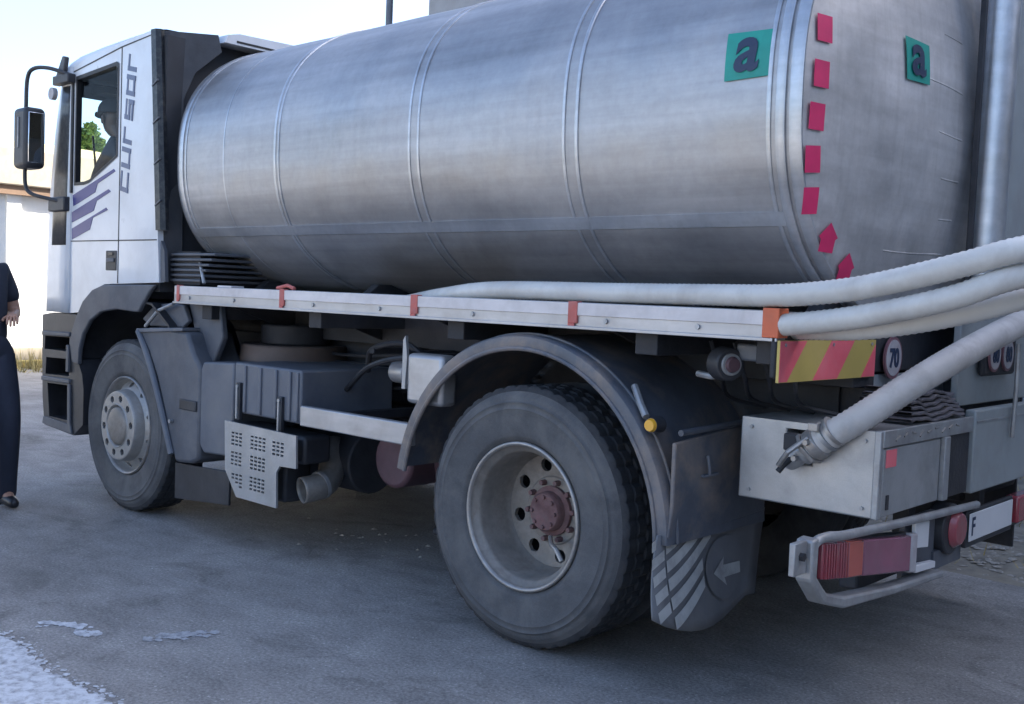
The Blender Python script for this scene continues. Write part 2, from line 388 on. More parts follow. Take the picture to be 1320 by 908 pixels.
def text_on(body, fn, name, m, parent, w, h, bold=.02, ext=.002):
    """text scaled to w x h and mapped by fn(u, v, depth) to the world"""
    v, f = text_mesh(body, bold, .5)
    xs = [a[0] for a in v]; ys = [a[1] for a in v]
    cx, cy = (min(xs)+max(xs))/2, (min(ys)+max(ys))/2; sx, sy = w/(max(xs)-min(xs)), h/(max(ys)-min(ys))
    mb = MB(); mb.add([fn((a[0]-cx)*sx, (a[1]-cy)*sy, (a[2])*ext) for a in v], f)
    return mb.build(name, m, parent, smooth=0)

# ------------------------------------------------------------------ ground
def ground():
    mb = MB(); S = 700
    xs = [-S, -60, -20, -8, 0, 8, 20, 60, S]
    n = len(xs)
    mb.add([(x, y, 0) for y in xs for x in xs], [(j*n+i, j*n+i+1, (j+1)*n+i+1, (j+1)*n+i) for j in range(n-1) for i in range(n-1)])
    struct(mb.build('ground', M['asphalt'], smooth=0))
ground()

def ragged(poly, n=14, amp=.02, seed=0):
    rnd = random.Random(seed); out = []
    for i, a in enumerate(poly):
        b = poly[(i+1) % len(poly)]; d = Vector(b)-Vector(a); nrm = Vector((-d.y, d.x)).normalized()
        k = max(2, int(d.length/.03)) if n else 1
        for j in range(k):
            q = Vector(a)+d*(j/k)+nrm*rnd.uniform(-amp, amp); out.append((q.x, q.y))
    return out
def paint_patch(poly, m, name, seed, amp=.014):
    o = MB().prism(ragged(poly, 10, amp, seed), 'z', .0005, .004).build(name, m, smooth=0); struct(o); return o
paint_patch([(-1.42, -1.452), (-1.22, -1.44), (-1.05, -1.47), (-.89, -1.49), (-.72, -1.465), (-.5, -1.456), (-.3, -1.6), (-.1, -2.2), (-1.0, -2.6), (-2.2, -1.7), (-1.75, -1.47)], M['whitepaint'], 'white_ground_paint', 3)
def flecks(name, pts, n, spread, m, r0, r1, seed):
    # worn remains of paint: many small irregular flat bits
    rnd = random.Random(seed); mb = MB()
    for i in range(n):
        t = rnd.random()*(len(pts)-1); a, b = Vector(pts[int(t)]), Vector(pts[int(t)+1]); q = a.lerp(b, t-int(t))
        x, y = q.x+rnd.gauss(0, spread), q.y+rnd.gauss(0, spread); r = r0+(r1-r0)*rnd.random()**2; a0 = rnd.random()*6.28
        k = 9; z = .0012+.0028*i/n
        mb.add([(x+r*rnd.uniform(.45, 1.2)*math.cos(a0+q_*6.283/k)*1.3, y+r*rnd.uniform(.45, 1.2)*math.sin(a0+q_*6.283/k), z) for q_ in range(k)], [tuple(range(k))])
    o = mb.build(name, m, smooth=0, fix=False); struct(o)
flecks('ground_paint_fleck', [(-1.45, -1.26), (-1.36, -1.19), (-1.25, -1.16), (-1.20, -1.20)], 46, .018, M['whitepaint'], .006, .030, 5)
flecks('ground_paint_smear', [(-1.01, -1.06), (-1.0, -.98), (-.95, -.90), (-.91, -.83)], 90, .018, M['greypaint'], .005, .026, 6)
flecks('ground_paint_edge', [(-1.75, -1.46), (-1.42, -1.445), (-1.22, -1.43), (-1.05, -1.455), (-.89, -1.475), (-.72, -1.455), (-.5, -1.445), (-.3, -1.58)], 260, .022, M['whitepaint'], .003, .016, 7)
def crumbs(name, n, region, m, r0, r1, seed, label, cat, zf=None):
    rnd = random.Random(seed); mb = MB()
    for i in range(n):
        x, y = region(rnd); r = rnd.uniform(r0, r1)**1.0; z = zf(x, y) if zf else 0
        a = rnd.random()*6.28; vs = []
        for k in range(5):
            q = a+k*1.256; rr = r*rnd.uniform(.6, 1.2); vs.append((x+rr*math.cos(q), y+rr*math.sin(q), z))
        vs.append((x+r*.3, y-r*.2, z+r*rnd.uniform(.15, .6)))
        mb.add(vs, [(k, (k+1) % 5, 5) for k in range(5)])
    o = mb.build(name, m, smooth=0, fix=False); tag(o, label, cat); o['kind'] = 'stuff'; return o
crumbs('loose_grit', 900, lambda r: (r.uniform(-5, 2.2), r.gauss(-1.0, .9)), M['stone'], .002, .007, 1, 'pale loose grit scattered on the asphalt in front of the truck', 'grit')
crumbs('litter_scraps', 34, lambda r: (r.gauss(-1.75, .3), r.gauss(.75, .18)), M['litter'], .006, .022, 2, 'pale leaf litter and scraps on the asphalt below the exhaust', 'litter')

# verge of dry soil, gravel and grass beyond the truck
def verge():
    nx, ny = 90, 26; mb = MB()
    def z(x, y):
        e = min(1, max(0, (y-2.75-.12*noise.noise(Vector((x*1.3, 0, 3))))/.5)); return -.004+e*(.07+.05*noise.noise(Vector((x*2, y*2, 0)))+.02*noise.noise(Vector((x*9, y*9, 0))))
    vs = []
    for j in range(ny):
        for i in range(nx):
            x = -6+16*i/(nx-1); y = 2.7+4.2*j/(ny-1); vs.append((x, y, z(x, y)))
    mb.add(vs, [(j*nx+i, j*nx+i+1, (j+1)*nx+i+1, (j+1)*nx+i) for j in range(ny-1) for i in range(nx-1)])
    struct(mb.build('soil_verge', M['soil'], fix=False, smooth=60))
    crumbs('verge_gravel', 2600, lambda r: (r.uniform(-2, 4), 2.8+abs(r.gauss(0, 1.2))), M['stone'], .008, .035, 4, 'pale stones and rubble lying on the soil verge behind the truck', 'gravel', z)
    rnd = random.Random(9); g = MB()
    for i in range(2600):
        x, y = rnd.uniform(-4, 5), rnd.uniform(2.85, 6.4); zz = z(x, y); a = rnd.random()*6.28; h = rnd.uniform(.03, .12)
        dx, dy = math.cos(a)*.004, math.sin(a)*.004; lx, ly = rnd.gauss(0, .04), rnd.gauss(0, .04)
        g.add([(x-dx, y-dy, zz), (x+dx, y+dy, zz), (x+lx, y+ly, zz+h)], [(0, 1, 2)])
    o = g.build('dry_grass', M['drygrass'], smooth=0, fix=False); tag(o, 'sparse dry grass growing on the soil verge behind the truck', 'grass'); o['kind'] = 'stuff'
verge()

# ------------------------------------------------------------------ background
def background():
    t = thing('boundary_wall', (-14.2, 3, 0), 'long white wall under a beige concrete parapet beyond the front of the truck', 'wall')
    MB().box(-14.6, -14.2, -6, 16, 0, 2.74).build('white_wall_panel', M['whitewall'], t)
    MB().box(-14.75, -14.0, -6.3, 16.3, 2.84, 3.42).build('parapet', M['beige'], t, bevel=.02)
    MB().box(-14.7, -14.05, -6.2, 16.2, 2.70, 2.84).build('lintel', M['browntrim'], t)
    MB().box(-14.2, -14.08, -6, 16, .0, .30).build('plinth', M['beige'], t)
    for i in range(8):
        y = -5.6+i*3.05
        MB().box(-14.2, -14.13, y, y+.22, .30, 2.70).build('pilaster', M['whitewall'], t)
    k = MB().box(-13.95, -13.8, -6, 16, 0, .12).build('kerb', M['kerb'], bevel=.02); struct(k)
    # embankment behind the wall
    mb = MB(); nx, ny = 14, 34; vs = []
    for j in range(ny):
        for i in range(nx):
            x = -14.8-1.9*i; y = -12+2.2*j
            vs.append((x, y, 2.7+min(i, 8)*.355+.22*noise.noise(Vector((x*.3, y*.3, 0))) if i < 13 else 0))
    mb.add(vs, [(j*nx+i, j*nx+i+1, (j+1)*nx+i+1, (j+1)*nx+i) for j in range(ny-1) for i in range(nx-1)])
    struct(mb.build('dry_embankment', M['embank'], smooth=60))
    # yellow weeds at the kerb
    rnd = random.Random(5); g = MB()
    for i in range(2600):
        x = -13.75+rnd.random()**2*.9; y = rnd.uniform(-3, 9); a = rnd.random()*6.28; h = rnd.uniform(.08, .42)*(1.1-abs(x+13.75))
        dx, dy = math.cos(a)*.012, math.sin(a)*.012
        g.add([(x-dx, y-dy, 0), (x+dx, y+dy, 0), (x+rnd.gauss(0, .07), y+rnd.gauss(0, .07), h)], [(0, 1, 2)])
    o = g.build('kerbside_weeds', M['drygrass'], smooth=0, fix=False); tag(o, 'yellow weeds along the foot of the white wall', 'weeds'); o['kind'] = 'stuff'
background()

def tree(loc, h, r, seed, label, group=None):
    rnd = random.Random(seed); t = thing('leafy_tree', loc, label, 'tree', group); X, Y, Z = loc
    tr = MB().tube([(X, Y, Z), (X+.1, Y, Z+h*.3), (X, Y+.1, Z+h*.62)], [.16, .12, .06], 8)
    for k in range(6):
        a = k*1.05; tr.tube([(X, Y, Z+h*(.3+.05*k)), (X+math.cos(a)*r*.5, Y+math.sin(a)*r*.5, Z+h*(.55+.05*k))], [.06, .02], 6)
    tr.build('trunk', M['bark'], t)
    mb = MB(); cl = [(rnd.gauss(0, r*.45), rnd.gauss(0, r*.45), h*.68+rnd.gauss(0, h*.13)) for _ in range(34)]
    for i in range(5200):
        c = cl[i % 34]; q = Vector((X+c[0]+rnd.gauss(0, r*.16), Y+c[1]+rnd.gauss(0, r*.16), Z+c[2]+rnd.gauss(0, r*.14)))
        d = Vector((rnd.gauss(0, 1), rnd.gauss(0, 1), rnd.gauss(0, 1))).normalized()*.09; e = d.orthogonal().normalized()*.05
        mb.add([q-d, q+e, q+d, q-e], [(0, 1, 2, 3)])
    mb.build('crown', M['leaf'], t, smooth=0, fix=False)
tree((-30, 12.15, 4.75), 1.5, .5, 1, 'green bushy tree seen through the cab window above the beige parapet')

def buildings():
    t = thing('grey_building', (3, 12, 0), 'tall grey rendered building rising behind the tank', 'building')
    o = MB().box(-8.35, 16, 7, 18, 0, 9.3).build('wall', M['building'], t)
    c = MB(); wins = []
    for fl in range(2):
        for k in range(8):
            x = -7.2+k*2.9; z = 1.6+fl*3.9
            if x+1.3 > 15.5: continue
            c.box(x, x+1.3, 6.5, 7.18, z, z+1.5); wins.append((x, z))
    cut(o, c)
    for x, z in wins:
        f = MB().box(x+.003, x+1.297, 7.06, 7.12, z+.003, z+.07).box(x+.003, x+1.297, 7.06, 7.12, z+1.43, z+1.497).box(x+.003, x+.07, 7.06, 7.12, z+.07, z+1.43).box(x+1.23, x+1.297, 7.06, 7.12, z+.07, z+1.43).box(x+.62, x+.68, 7.06, 7.12, z+.07, z+1.43).build('window', M['frame'], t)
        MB().box(x+.07, x+1.23, 7.085, 7.095, z+.07, z+1.43).build('pane', M['window'], f)
    MB().box(-8.5, 16.15, 6.85, 18.15, 9.303, 9.45).build('roof', M['frame'], t)
    p = thing('lamp_pole', (-8.0, 6.0, 0), 'thin dark grey pole rising behind the top of the tank', 'pole')
    MB().cyl((-8.02, 6, 0), (-8.02, 6, 7.5), .06, .04, 12).build('post', M['pole'], p)
    MB().tube([(-8.02, 6, 7.4), (-8.02, 5.7, 7.62), (-8.02, 5.0, 7.7)], .03, 8).build('arm', M['pole'], p)
    MB().box(-8.12, -7.92, 4.5, 5.05, 7.66, 7.75).build('lamp_head', M['pole'], p, bevel=.02)
buildings()
def offscreen_additions():
    # added out of frame: a shed for shade, wall and trees for tank reflections
    t = thing('added_shade_shed', (11, -1, 0), 'beige shed added out of frame to shade the right side of the truck', 'building')
    MB().box(8.5, 17, -8, 8.5, 0, 4.6).build('wall', M['beige'], t)
    MB().box(8.3, 17.2, -8.2, 8.7, 4.603, 4.8).build('roof', M['frame'], t)
    for k in range(3): MB().box(8.42, 8.497, -7+k*5, -4+k*5, 0, 3.4).build('shutter', M['panelsteel'], t)
    w_ = thing('added_reflection_wall', (-10, -24, 0), 'low beige wall added out of frame for the tank to reflect', 'wall')
    MB().box(-40, 12, -24.3, -24, 0, 2.2).build('wall_panel', M['beige'], w_)
    tree((-18, -27, 0), 6, 2.6, 21, 'broad green tree added out of frame for the tank to reflect, left end of the wall')
    tree((2, -27, 0), 5, 2.1, 22, 'smaller green tree added out of frame for the tank to reflect, right end of the wall')
offscreen_additions()

# ================================================================== THE TRUCK
TR = thing('tanker_truck', (-1.6, 1.2, 0), 'white cab truck carrying a large stainless steel tank with hoses on its side rail', 'truck')
W = 2.30   # overall width, near side at y = 0
def my(y): return W-y  # mirror to far side

# ---- tank
TA, TB, TZ, TN, TY = 1.151, .776, 2.134, 2.475, 1.202
def tsec(th, x, off=0.):
    c, s = math.cos(th), math.sin(th); e = 2/TN
    y = math.copysign(abs(c)**e, c); z = math.copysign(abs(s)**e, s)
    # outward normal approx
    return Vector((x, TY+y*(TA+off), TZ+z*(TB+off)))
def tank_y(z, off=0.):
    """near side surface y of the tank at height z"""
    q = min(.999, abs(z-TZ)/(TB+off)); return TY-(TA+off)*(1-q**TN)**(1/TN)
XF, XR = -2.80, 1.075
def dent(p, amp=.0022):
    return amp*(noise.noise(Vector((p.x*1.3, p.y*2, p.z*2.6)))*1.3+.5*noise.noise(Vector((p.x*3.1, p.y*5, p.z*6+5))))
def make_tank():
    nu, nv = 150, 176
    rings = []
    xs = [XF+(XR-XF)*i/nu for i in range(nu+1)]
    for x in xs:
        ring = []
        for k in range(nv):
            th = 2*PI*(k+.5)/nv; p = tsec(th, x); ring.append(tsec(th, x, dent(p)))
        rings.append(ring)
    tank = MB().loft(rings, cap=False).build('tank', M['steel'], TR, smooth=60, fix=False)
    # domed front
    def dome(x0, sgn, depth, name, m, crease=0.):
        nr = 26; rr = []
        for j in range(nr+1):
            t = j/nr; s = math.cos(t*PI/2)**.8 if j < nr else .001
            k_in = (1-t)**.5 if crease else 1
            d = depth*(1-(1-t)**2.2)
            # t 0 rim .. 1 centre
            sc_ = (1-t)
            ring = []
            for k in range(nv):
                th = 2*PI*(k+.5)/nv; c, s2 = math.cos(th), math.sin(th); e = 2/TN
                y = TY+math.copysign(abs(c)**e, c)*TA*max(sc_, .002)*1.004; z = TZ+math.copysign(abs(s2)**e, s2)*TB*max(sc_, .002)*1.004
                dd = d+ (crease*(noise.noise(Vector((y*1.6, z*4.2, 2)))+.5*noise.noise(Vector((y*4, z*9, 7)))) if j > 0 else 0)
                ring.append((x0+sgn*dd, y, z))
            rr.append(ring)
        return MB().loft(rr, cap=True).build(name, m, tank, smooth=60, fix=True)
    dome(XF, -1, .13, 'front_head', M['steel'])
    dome(XR+.043, 1, .13, 'rear_head', M['steel_end'], .0045)
    # reinforcing bands
    def band(x, wd, h, name='band', m=M['bandsteel']):
        h *= .65 if name == 'band' else .85
        prof = [(-wd/2, -.002), (-wd/2, h*.6), (-wd*.3, h), (wd*.3, h), (wd/2, h*.6), (wd/2, -.002)]
        rr = [[tsec(2*PI*(k+.5)/nv, x+dx, o_) for k in range(nv)] for dx, o_ in prof]
        return MB().loft(rr, cap=False).build(name, m, tank, smooth=50, fix=False)
    band(-2.765, .045, .010); band(-2.715, .012, .006)
    band(-1.835, .020, .007); band(-1.800, .010, .009)
    band(-.795, .014, .007); band(-.735, .014, .008)
    band(.110, .014, .008); band(.175, .016, .010)
    band(1.000, .016, .008); band(1.045, .035, .014, 'rear_flange'); band(1.100, .045, .012, 'rear_flange')
    band(-2.32, .010, .002, 'weld_seam'); 
    # pale strip low on the flank: a bright reflected stripe built in metal
    mb = MB(); rr = []
    for x in [XF+.06+(XR-XF-.10)*i/60 for i in range(61)]:
        rr.append([(x, tank_y(z, .0055 if 0 < j < 3 else -.002), z) for j, z in enumerate([1.690, 1.692, 1.738, 1.740])])
    mb.loft(rr, cap=False, closed=False).build('reflection_strip', M['bandsteel'], tank, smooth=40, fix=False)
    # manhole and walkway on top
    mh = MB().cyl((-.3, 1.2, 2.90), (-.3, 1.2, 3.02), .25, seg=32).cyl((-.3, 1.2, 3.02), (-.3, 1.2, 3.05), .28, .26, 32)
    mh.build('manhole', M['bandsteel'], tank, smooth=40)
    MB().tube([(-1.83, .86, 2.892), (-1.83, .86, 2.915), (-1.80, .90, 2.925), (-1.80, .93, 2.89)], .008, 8).build('lifting_eye', M['galv'], tank)
    # stickers: near flank
    def flank(u, v, d): # u along x, v up
        z = 2.262+v; return (.911+u, tank_y(z)-.0045-d, z)
    mb = MB(); vs = []; n = 8
    q = [(-.088, .083), (.086, .077), (.083, -.080), (-.085, -.083)]
    for d in (.001, -.0045):
        for j in range(n+1):
            a = Vector(q[0]).lerp(Vector(q[3]), j/n); b = Vector(q[1]).lerp(Vector(q[2]), j/n)
            for i in range(n+1):
                p = a.lerp(b, i/n); vs.append(flank(p.x, p.y, d-.001))
    k = (n+1)**2
    fs = [(j*(n+1)+i, j*(n+1)+i+1, (j+1)*(n+1)+i+1, (j+1)*(n+1)+i) for j in range(n) for i in range(n)]
    MB().add(vs[:k], fs).build('green_sticker', M['green'], tank, smooth=40, fix=False, label='green square sticker with letter a on the flank')
    text_on('a', lambda u, v, d: flank(u+v*.12, v, .0035+d), 'sticker_letter', M['navy'], tank, .095, .118, .026, .001)
    # rear head stickers
    def headx(y, z):
        # invert dome: find s with superellipse norm
        ny, nz = abs(y-TY)/(TA*1.004), abs(z-TZ)/(TB*1.004); s_ = (ny**TN+nz**TN)**(1/TN); t = 1-s_
        return XR+.043+.13*(1-(1-t)**2.2)+.0045*(noise.noise(Vector((y*1.6, z*4.2, 2)))+.5*noise.noise(Vector((y*4, z*9, 7))))
    def onhead(cy, cz, poly, name, m, label=None):
        mb = MB(); n = 5; vs = []
        for j in range(n+1):
            a = Vector(poly[0]).lerp(Vector(poly[3]), j/n); b = Vector(poly[1]).lerp(Vector(poly[2]), j/n)
            for i in range(n+1):
                p = a.lerp(b, i/n); y, z = cy+p.x, cz+p.y; vs.append((headx(y, z)+.0075, y, z))
        mb.add(vs, [(j*(n+1)+i, j*(n+1)+i+1, (j+1)*(n+1)+i+1, (j+1)*(n+1)+i) for j in range(n) for i in range(n)])
        return mb.build(name, m, tank, smooth=40, fix=False, label=label)
    HY, HZ = .70, 2.325
    onhead(HY, HZ, [(-.092, .075), (.092, .072), (.095, -.072), (-.08, -.078)], 'green_sticker', M['green'], 'green sticker with letter a on the rear head')
    text_on('a', lambda u, v, d: (headx(HY+u, HZ+v)+.0125+d, HY+u, HZ+v), 'sticker_letter', M['navy'], tank, .108, .112, .026, .001)
    sq = [(.118, 2.66, 0), (.10, 2.49, 0), (.095, 2.335, 0), (.085, 2.185, 0), (.075, 2.045, 0), (.07, 1.905, .1), (.085, 1.770, .1), (.20, 1.650, .8), (.34, 1.555, .8)]
    for cy, cz, rot in sq:
        h, wd = (.044, .037)
        P = [Vector((a*wd, b*h)) for a, b in ((-1, 1), (1, 1), (1, -1), (-1, -1))]
        P = [(v.x*math.cos(rot)-v.y*math.sin(rot), v.x*math.sin(rot)+v.y*math.cos(rot)) for v in P]
        if rot > .5:
            P = [(0, .058), (.052, .008), (.040, .0), (.040, -.045), (-.038, -.042), (-.036, -.002), (-.048, .010)]
            MB().add([(headx(cy+.055+a, cz+b)+.008, cy+.055+a, cz+b) for a, b in P]+[(headx(cy+.055, cz)+.008, cy+.055, cz)], [(i, (i+1) % 7, 7) for i in range(7)]).build('crimson_sticker', M['pink'], tank, smooth=0, label='crimson arrow-shaped sticker')
            continue
        onhead(cy+.045, cz, P, 'crimson_sticker', M['pink'])
    # pressed horizontal ribs on the rear head
    for q, cz in enumerate((2.66, 2.47, 2.275, 2.10, 1.935, 1.78, 1.64)):
        y0_ = .90+.05*(q % 3)-(.3 if q in (2, 6) else 0)
        zz = lambda y: cz+.006*math.sin(y*7+q)
        MB().tube([(headx(y, zz(y))-.0028, y, zz(y)) for y in [y0_+(1.14-y0_)*i/22 for i in range(23)]], [.001]+[.0045]*16+[.0055]*4+[.004, .001], 8).build('head_rib', M['steel_end'], tank, smooth=60)
    # rear locking frame and level pipe
    MB().box(1.275, 1.30, 1.166, 1.182, 1.50, 2.92).build('locking_bar', M['chassis'], tank, bevel=.005)
    MB().cyl((1.325, 1.245, 1.47), (1.325, 1.285, 2.95), .066, seg=28).build('level_pipe', M['bandsteel'], tank)
    MB().cyl((1.335, 1.345, 1.47), (1.335, 1.395, 2.95), .016, seg=12).build('sight_tube', M['galv'], tank)
    MB().box(1.27, 1.30, 1.40, 1.95, 1.50, 2.9).build('instrument_panel', M['panelsteel'], tank, bevel=.01)
    for k in range(3): MB().box(1.301, 1.304, 1.47+k*.05, 1.505+k*.05, 1.68, 1.70).build('plate_mark', M['navy'], tank)
    return tank
tank = make_tank()

# ---- tank cradle, frame, running gear
def chassis():
    ch = MB()
    for y in (.72, 1.50):
        ch.box(-4.2, 1.22, y, y+.08, .86, 1.12)
    for x in (-4.1, -3.0, -1.9, -.9, -.0, .8, 1.15): ch.box(x, x+.08, .80, 1.50, .90, 1.08)
    ch.build('chassis_frame', M['chassis'], TR, bevel=.004)
    cr = MB()
    for y in (.60, 1.52): cr.box(-2.7, 1.1, y, y+.18, 1.125, 1.30)
    for x in (-2.5, -1.5, -.5, .5, 1.0): cr.box(x, x+.10, .05, my(.05), 1.22, 1.30); cr.prism([(.25, 1.302), (2.05, 1.302), (1.85, 1.45), (.45, 1.45)], 'x', x, x+.06)
    cr.build('tank_cradle', M['chassis'], TR, bevel=.004)
    for x in (-3.29, 0.):
        a = MB().cyl((x, .28, .53), (x, my(.28), .53), .075 if x else .10, seg=18)
        if not x: a.add(*uv_sphere((0, 1.15, .55), .24, .17, .24))
        a.build('axle', M['chassis'], TR)
        for y in (.74, 1.50):
            s = MB()
            for k in range(5): s.box(x-.6+.09*k, x+.6-.09*k, y-.03, y+.05, .60+.022*k, .618+.022*k)
            s.build('leaf_spring', M['chassis'], TR)
    MB().cyl((-3.6, 1.15, .75), (-.2, 1.15, .62), .05, seg=14).build('drive_shaft', M['chassis'], TR)
    MB().box(-4.3, -3.0, .82, 1.48, .55, 1.2).build('engine_block', M['chassis'], TR, bevel=.05)
def uv_sphere(c, rx, ry, rz, n=14, m=20):
    v = []; f = []
    for j in range(n+1):
        a = PI*j/n
        for i in range(m):
            b = 2*PI*i/m; v.append((c[0]+rx*math.sin(a)*math.cos(b), c[1]+ry*math.sin(a)*math.sin(b), c[2]+rz*math.cos(a)))
    for j in range(n):
        for i in range(m): f.append((j*m+i, j*m+(i+1) % m, (j+1)*m+(i+1) % m, (j+1)*m+i))
    return v, f
chassis()

# ---- side rail
def rail():
    for y0, y1, near in ((0, .05, True), (my(.05), my(0), False)):
        rl = MB().box(-2.72, 1.107, y0, y1, 1.305, 1.402).build('side_rail', M['alu'], TR, bevel=.004)
        if near:
            MB().box(-2.70, 1.075, -.006, 0, 1.352, 1.400).build('pale_strip', M['alulight'], rl, bevel=.002)
            MB().box(-2.72, 1.107, -.010, 0, 1.300, 1.312).build('rail_lip', M['alu'], rl, bevel=.002)
            for x, w_, m in ((-2.665, .03, 'redtape'), (-1.655, .04, 'redtape'), (-.66, .045, 'redtape'), (.243, .045, 'redtape')):
                MB().box(x-w_/2, x+w_/2, -.009, .02, 1.322, 1.406).box(x-w_*.5, x+w_*.25, -.009, -.004, 1.305, 1.322).build('tape_strap', M[m], rl, bevel=.002)
            MB().box(1.052, 1.112, -.012, .055, 1.312, 1.410).build('tape_strap', M['orange'], rl, bevel=.003, label='bright orange tape at the rear end of the rail')
    MB().box(-.45, 1.10, .052, .60, 1.385, 1.398).box(-2.7, -1.4, .052, .60, 1.385, 1.398).build('side_deck', M['alu'], TR)
    MB().box(-2.7, 1.10, my(.60), my(.052), 1.385, 1.398).build('side_deck', M['alu'], TR)
    for x in (-2.4, -1.6, -.7, .3, .95): MB().prism([(.052, 1.383), (.70, 1.383), (.70, 1.15), (.60, 1.15), (.052, 1.33)], 'x', x, x+.02).build('deck_bracket', M['chassis'], TR)
    # crumpled bits lying on the front of the deck
    MB().box(-2.30, -2.16, .02, .10, 1.40, 1.412).build('deck_scrap', M['alulight'], TR, bevel=.003)
    MB().tube([(-1.76, .04, 1.41), (-1.66, .03, 1.425), (-1.60, .03, 1.41)], .01, 8).build('tie_down', M['redtape'], TR)
rail()

# ---- wheels
RW = .53
def wheel(cx, y0, side, kind, name='wheel'):
    """side +1: outer face looks to -y (near side); -1: far side. y0 = outer sidewall plane"""
    S = lambda d: y0+side*d
    tw = .285
    prof = [(.300, .030), (.308, .016), (.318, .010), (.322, .006), (.330, .003), (.345, .001), (.40, -.006), (.430, -.007), (.436, -.010), (.442, -.007), (.455, -.005), (.462, -.009), (.468, -.001), (.474, .001), (.486, .003), (.492, .008), (.506, .018)]
    t = MB().latheY([(r, S(d)) for r, d in prof], cx, RW, 96)
    t.latheY([(r, S(tw-d)) for r, d in prof], cx, RW, 96)
    tyre = t.build('wheel' if name == 'wheel' else name, M['rubber'], TR, smooth=50)
    # tread
    NB = 64*3
    cols = [(.506, .018), (.524, .026), (.53, .034), (.53, .075), (.519, .080), (.519, .088), (.53, .093), (.53, .135), (.519, .139), (.519, .147), (.53, .151), (.53, .193), (.519, .198), (.519, .206), (.53, .211), (.53, .251), (.524, .259), (.506, .267)]
    def rm(j, k, r):
        if r < .515: return r
        if j in (1, 2, 3, 14, 15, 16) and k % 4 == 0: return r-.007
        if j in (6, 7, 10, 11) and (k+2*(j > 8)) % 4 in (0,): return r-.011
        return r
    td = MB().latheY([(r, S(d)) for r, d in cols], cx, RW, NB, rm)
    td.build('tread', M['tread'], tyre, smooth=30)
    for me in (tyre.data, tyre.children[0].data):
        for v in me.vertices:
            if v.co.z < .004: v.co.z = .004
    if kind == 'rear':
        rim = MB().latheY([(.303, S(.020)), (.303, S(.008)), (.297, S(.004)), (.290, S(.006)), (.286, S(.016))], cx, RW, 72)
        rim.build('rim_lip', M['rimedge'], tyre, smooth=60)
        dsh = MB().latheY([(.286, S(.016)), (.281, S(.03)), (.266, S(.040)), (.258, S(.055)), (.252, S(.19)), (.240, S(.218)), (.236, S(.222))], cx, RW, 72)
        dsh.holed(cx, RW, S(.222), .145, .236, 8, .192, .029, rot=.25, th=side*.02, dy=side*-.008)
        dsh.latheY([(.145, S(.222)), (.138, S(.216)), (.10, S(.216))], cx, RW, 72)
        dsh.build('rim', M['rim'], tyre, smooth=40)
        MB().latheY([(.240, S(.33)), (.001, S(.33))], cx, RW, 40).latheY([(.24, S(.23)), (.24, S(.33))], cx, RW, 40).build('brake_drum', M['chassis'], tyre)
        h = MB().latheY([(.104, S(.222)), (.104, S(.200)), (.096, S(.195)), (.084, S(.193)), (.082, S(.165)), (.074, S(.156)), (.001, S(.154))], cx, RW, 40)
        for k in range(10):
            a = 2*PI*k/10+.1; x, z = cx+.122*math.cos(a), RW+.122*math.sin(a)
            h.cyl((x, S(.22), z), (x, S(.187), z), .013, .011, 6)
        for k in range(8):
            a = 2*PI*k/8; x, z = cx+.062*math.cos(a), RW+.062*math.sin(a); h.cyl((x, S(.158), z), (x, S(.146), z), .009, .008, 6)
        h.build('hub', M['rust'], tyre, smooth=40)
        MB().tube([(cx+.03, S(.17), RW-.10), (cx+.08, S(.12), RW-.115), (cx+.13, S(.09), RW-.12), (cx+.17, S(.08), RW-.16)], .010, 8).build('valve_extension', M['rimedge'], tyre)
    else:
        MB().latheY([(.303, S(.020)), (.303, S(.006)), (.297, S(.002)), (.289, S(.006)), (.284, S(.022))], cx, RW, 72).build('rim_lip', M['rimedge'], tyre, smooth=60)
        d = MB().latheY([(.284, S(.022)), (.279, S(.050)), (.272, S(.062))], cx, RW, 72)
        d.holed(cx, RW, S(.020), .222, .272, 10, .248, .018, rot=.3, th=side*.02, dy=side*.042)
        d.latheY([(.222, S(.020)), (.215, S(-.030)), (.214, S(-.034))], cx, RW, 72)
        d.build('rim', M['frontrim'], tyre, smooth=40)
        MB().latheY([(.276, S(.085)), (.001, S(.085))], cx, RW, 40).build('brake_drum', M['chassis'], tyre)
        r = MB(); r.latheY([(.214, S(-.034)), (.210, S(-.044)), (.205, S(-.046))], cx, RW, 72)
        r.holed(cx, RW, S(-.046), .135, .205, 10, .170, .021, rot=.1, th=side*.012)
        r.latheY([(.135, S(-.046)), (.131, S(-.052)), (.124, S(-.046)), (.120, S(-.03))], cx, RW, 72)
        r.build('nut_ring', M['frontrim'], tyre, smooth=40)
        n = MB()
        for k in range(10):
            a = 2*PI*k/10+.1; x, z = cx+.170*math.cos(a), RW+.170*math.sin(a)
            n.cyl((x, S(-.02), z), (x, S(-.044), z), .012, .010, 6)
        n.latheY([(.205, S(-.020)), (.12, S(-.020))], cx, RW, 40)
        n.build('wheel_nuts', M['chassis'], tyre)
        MB().latheY([(.120, S(-.03)), (.112, S(-.050)), (.10, S(-.056)), (.06, S(-.060)), (.001, S(-.061))], cx, RW, 40).build('hub_cap', M['rim'], tyre, smooth=50)
    return tyre
wheel(-3.29, .005, 1, 'front'); wheel(-3.29, my(.005), -1, 'front')
wheel(0, .0, 1, 'rear'); wheel(0, .33, 1, 'inner') if False else None
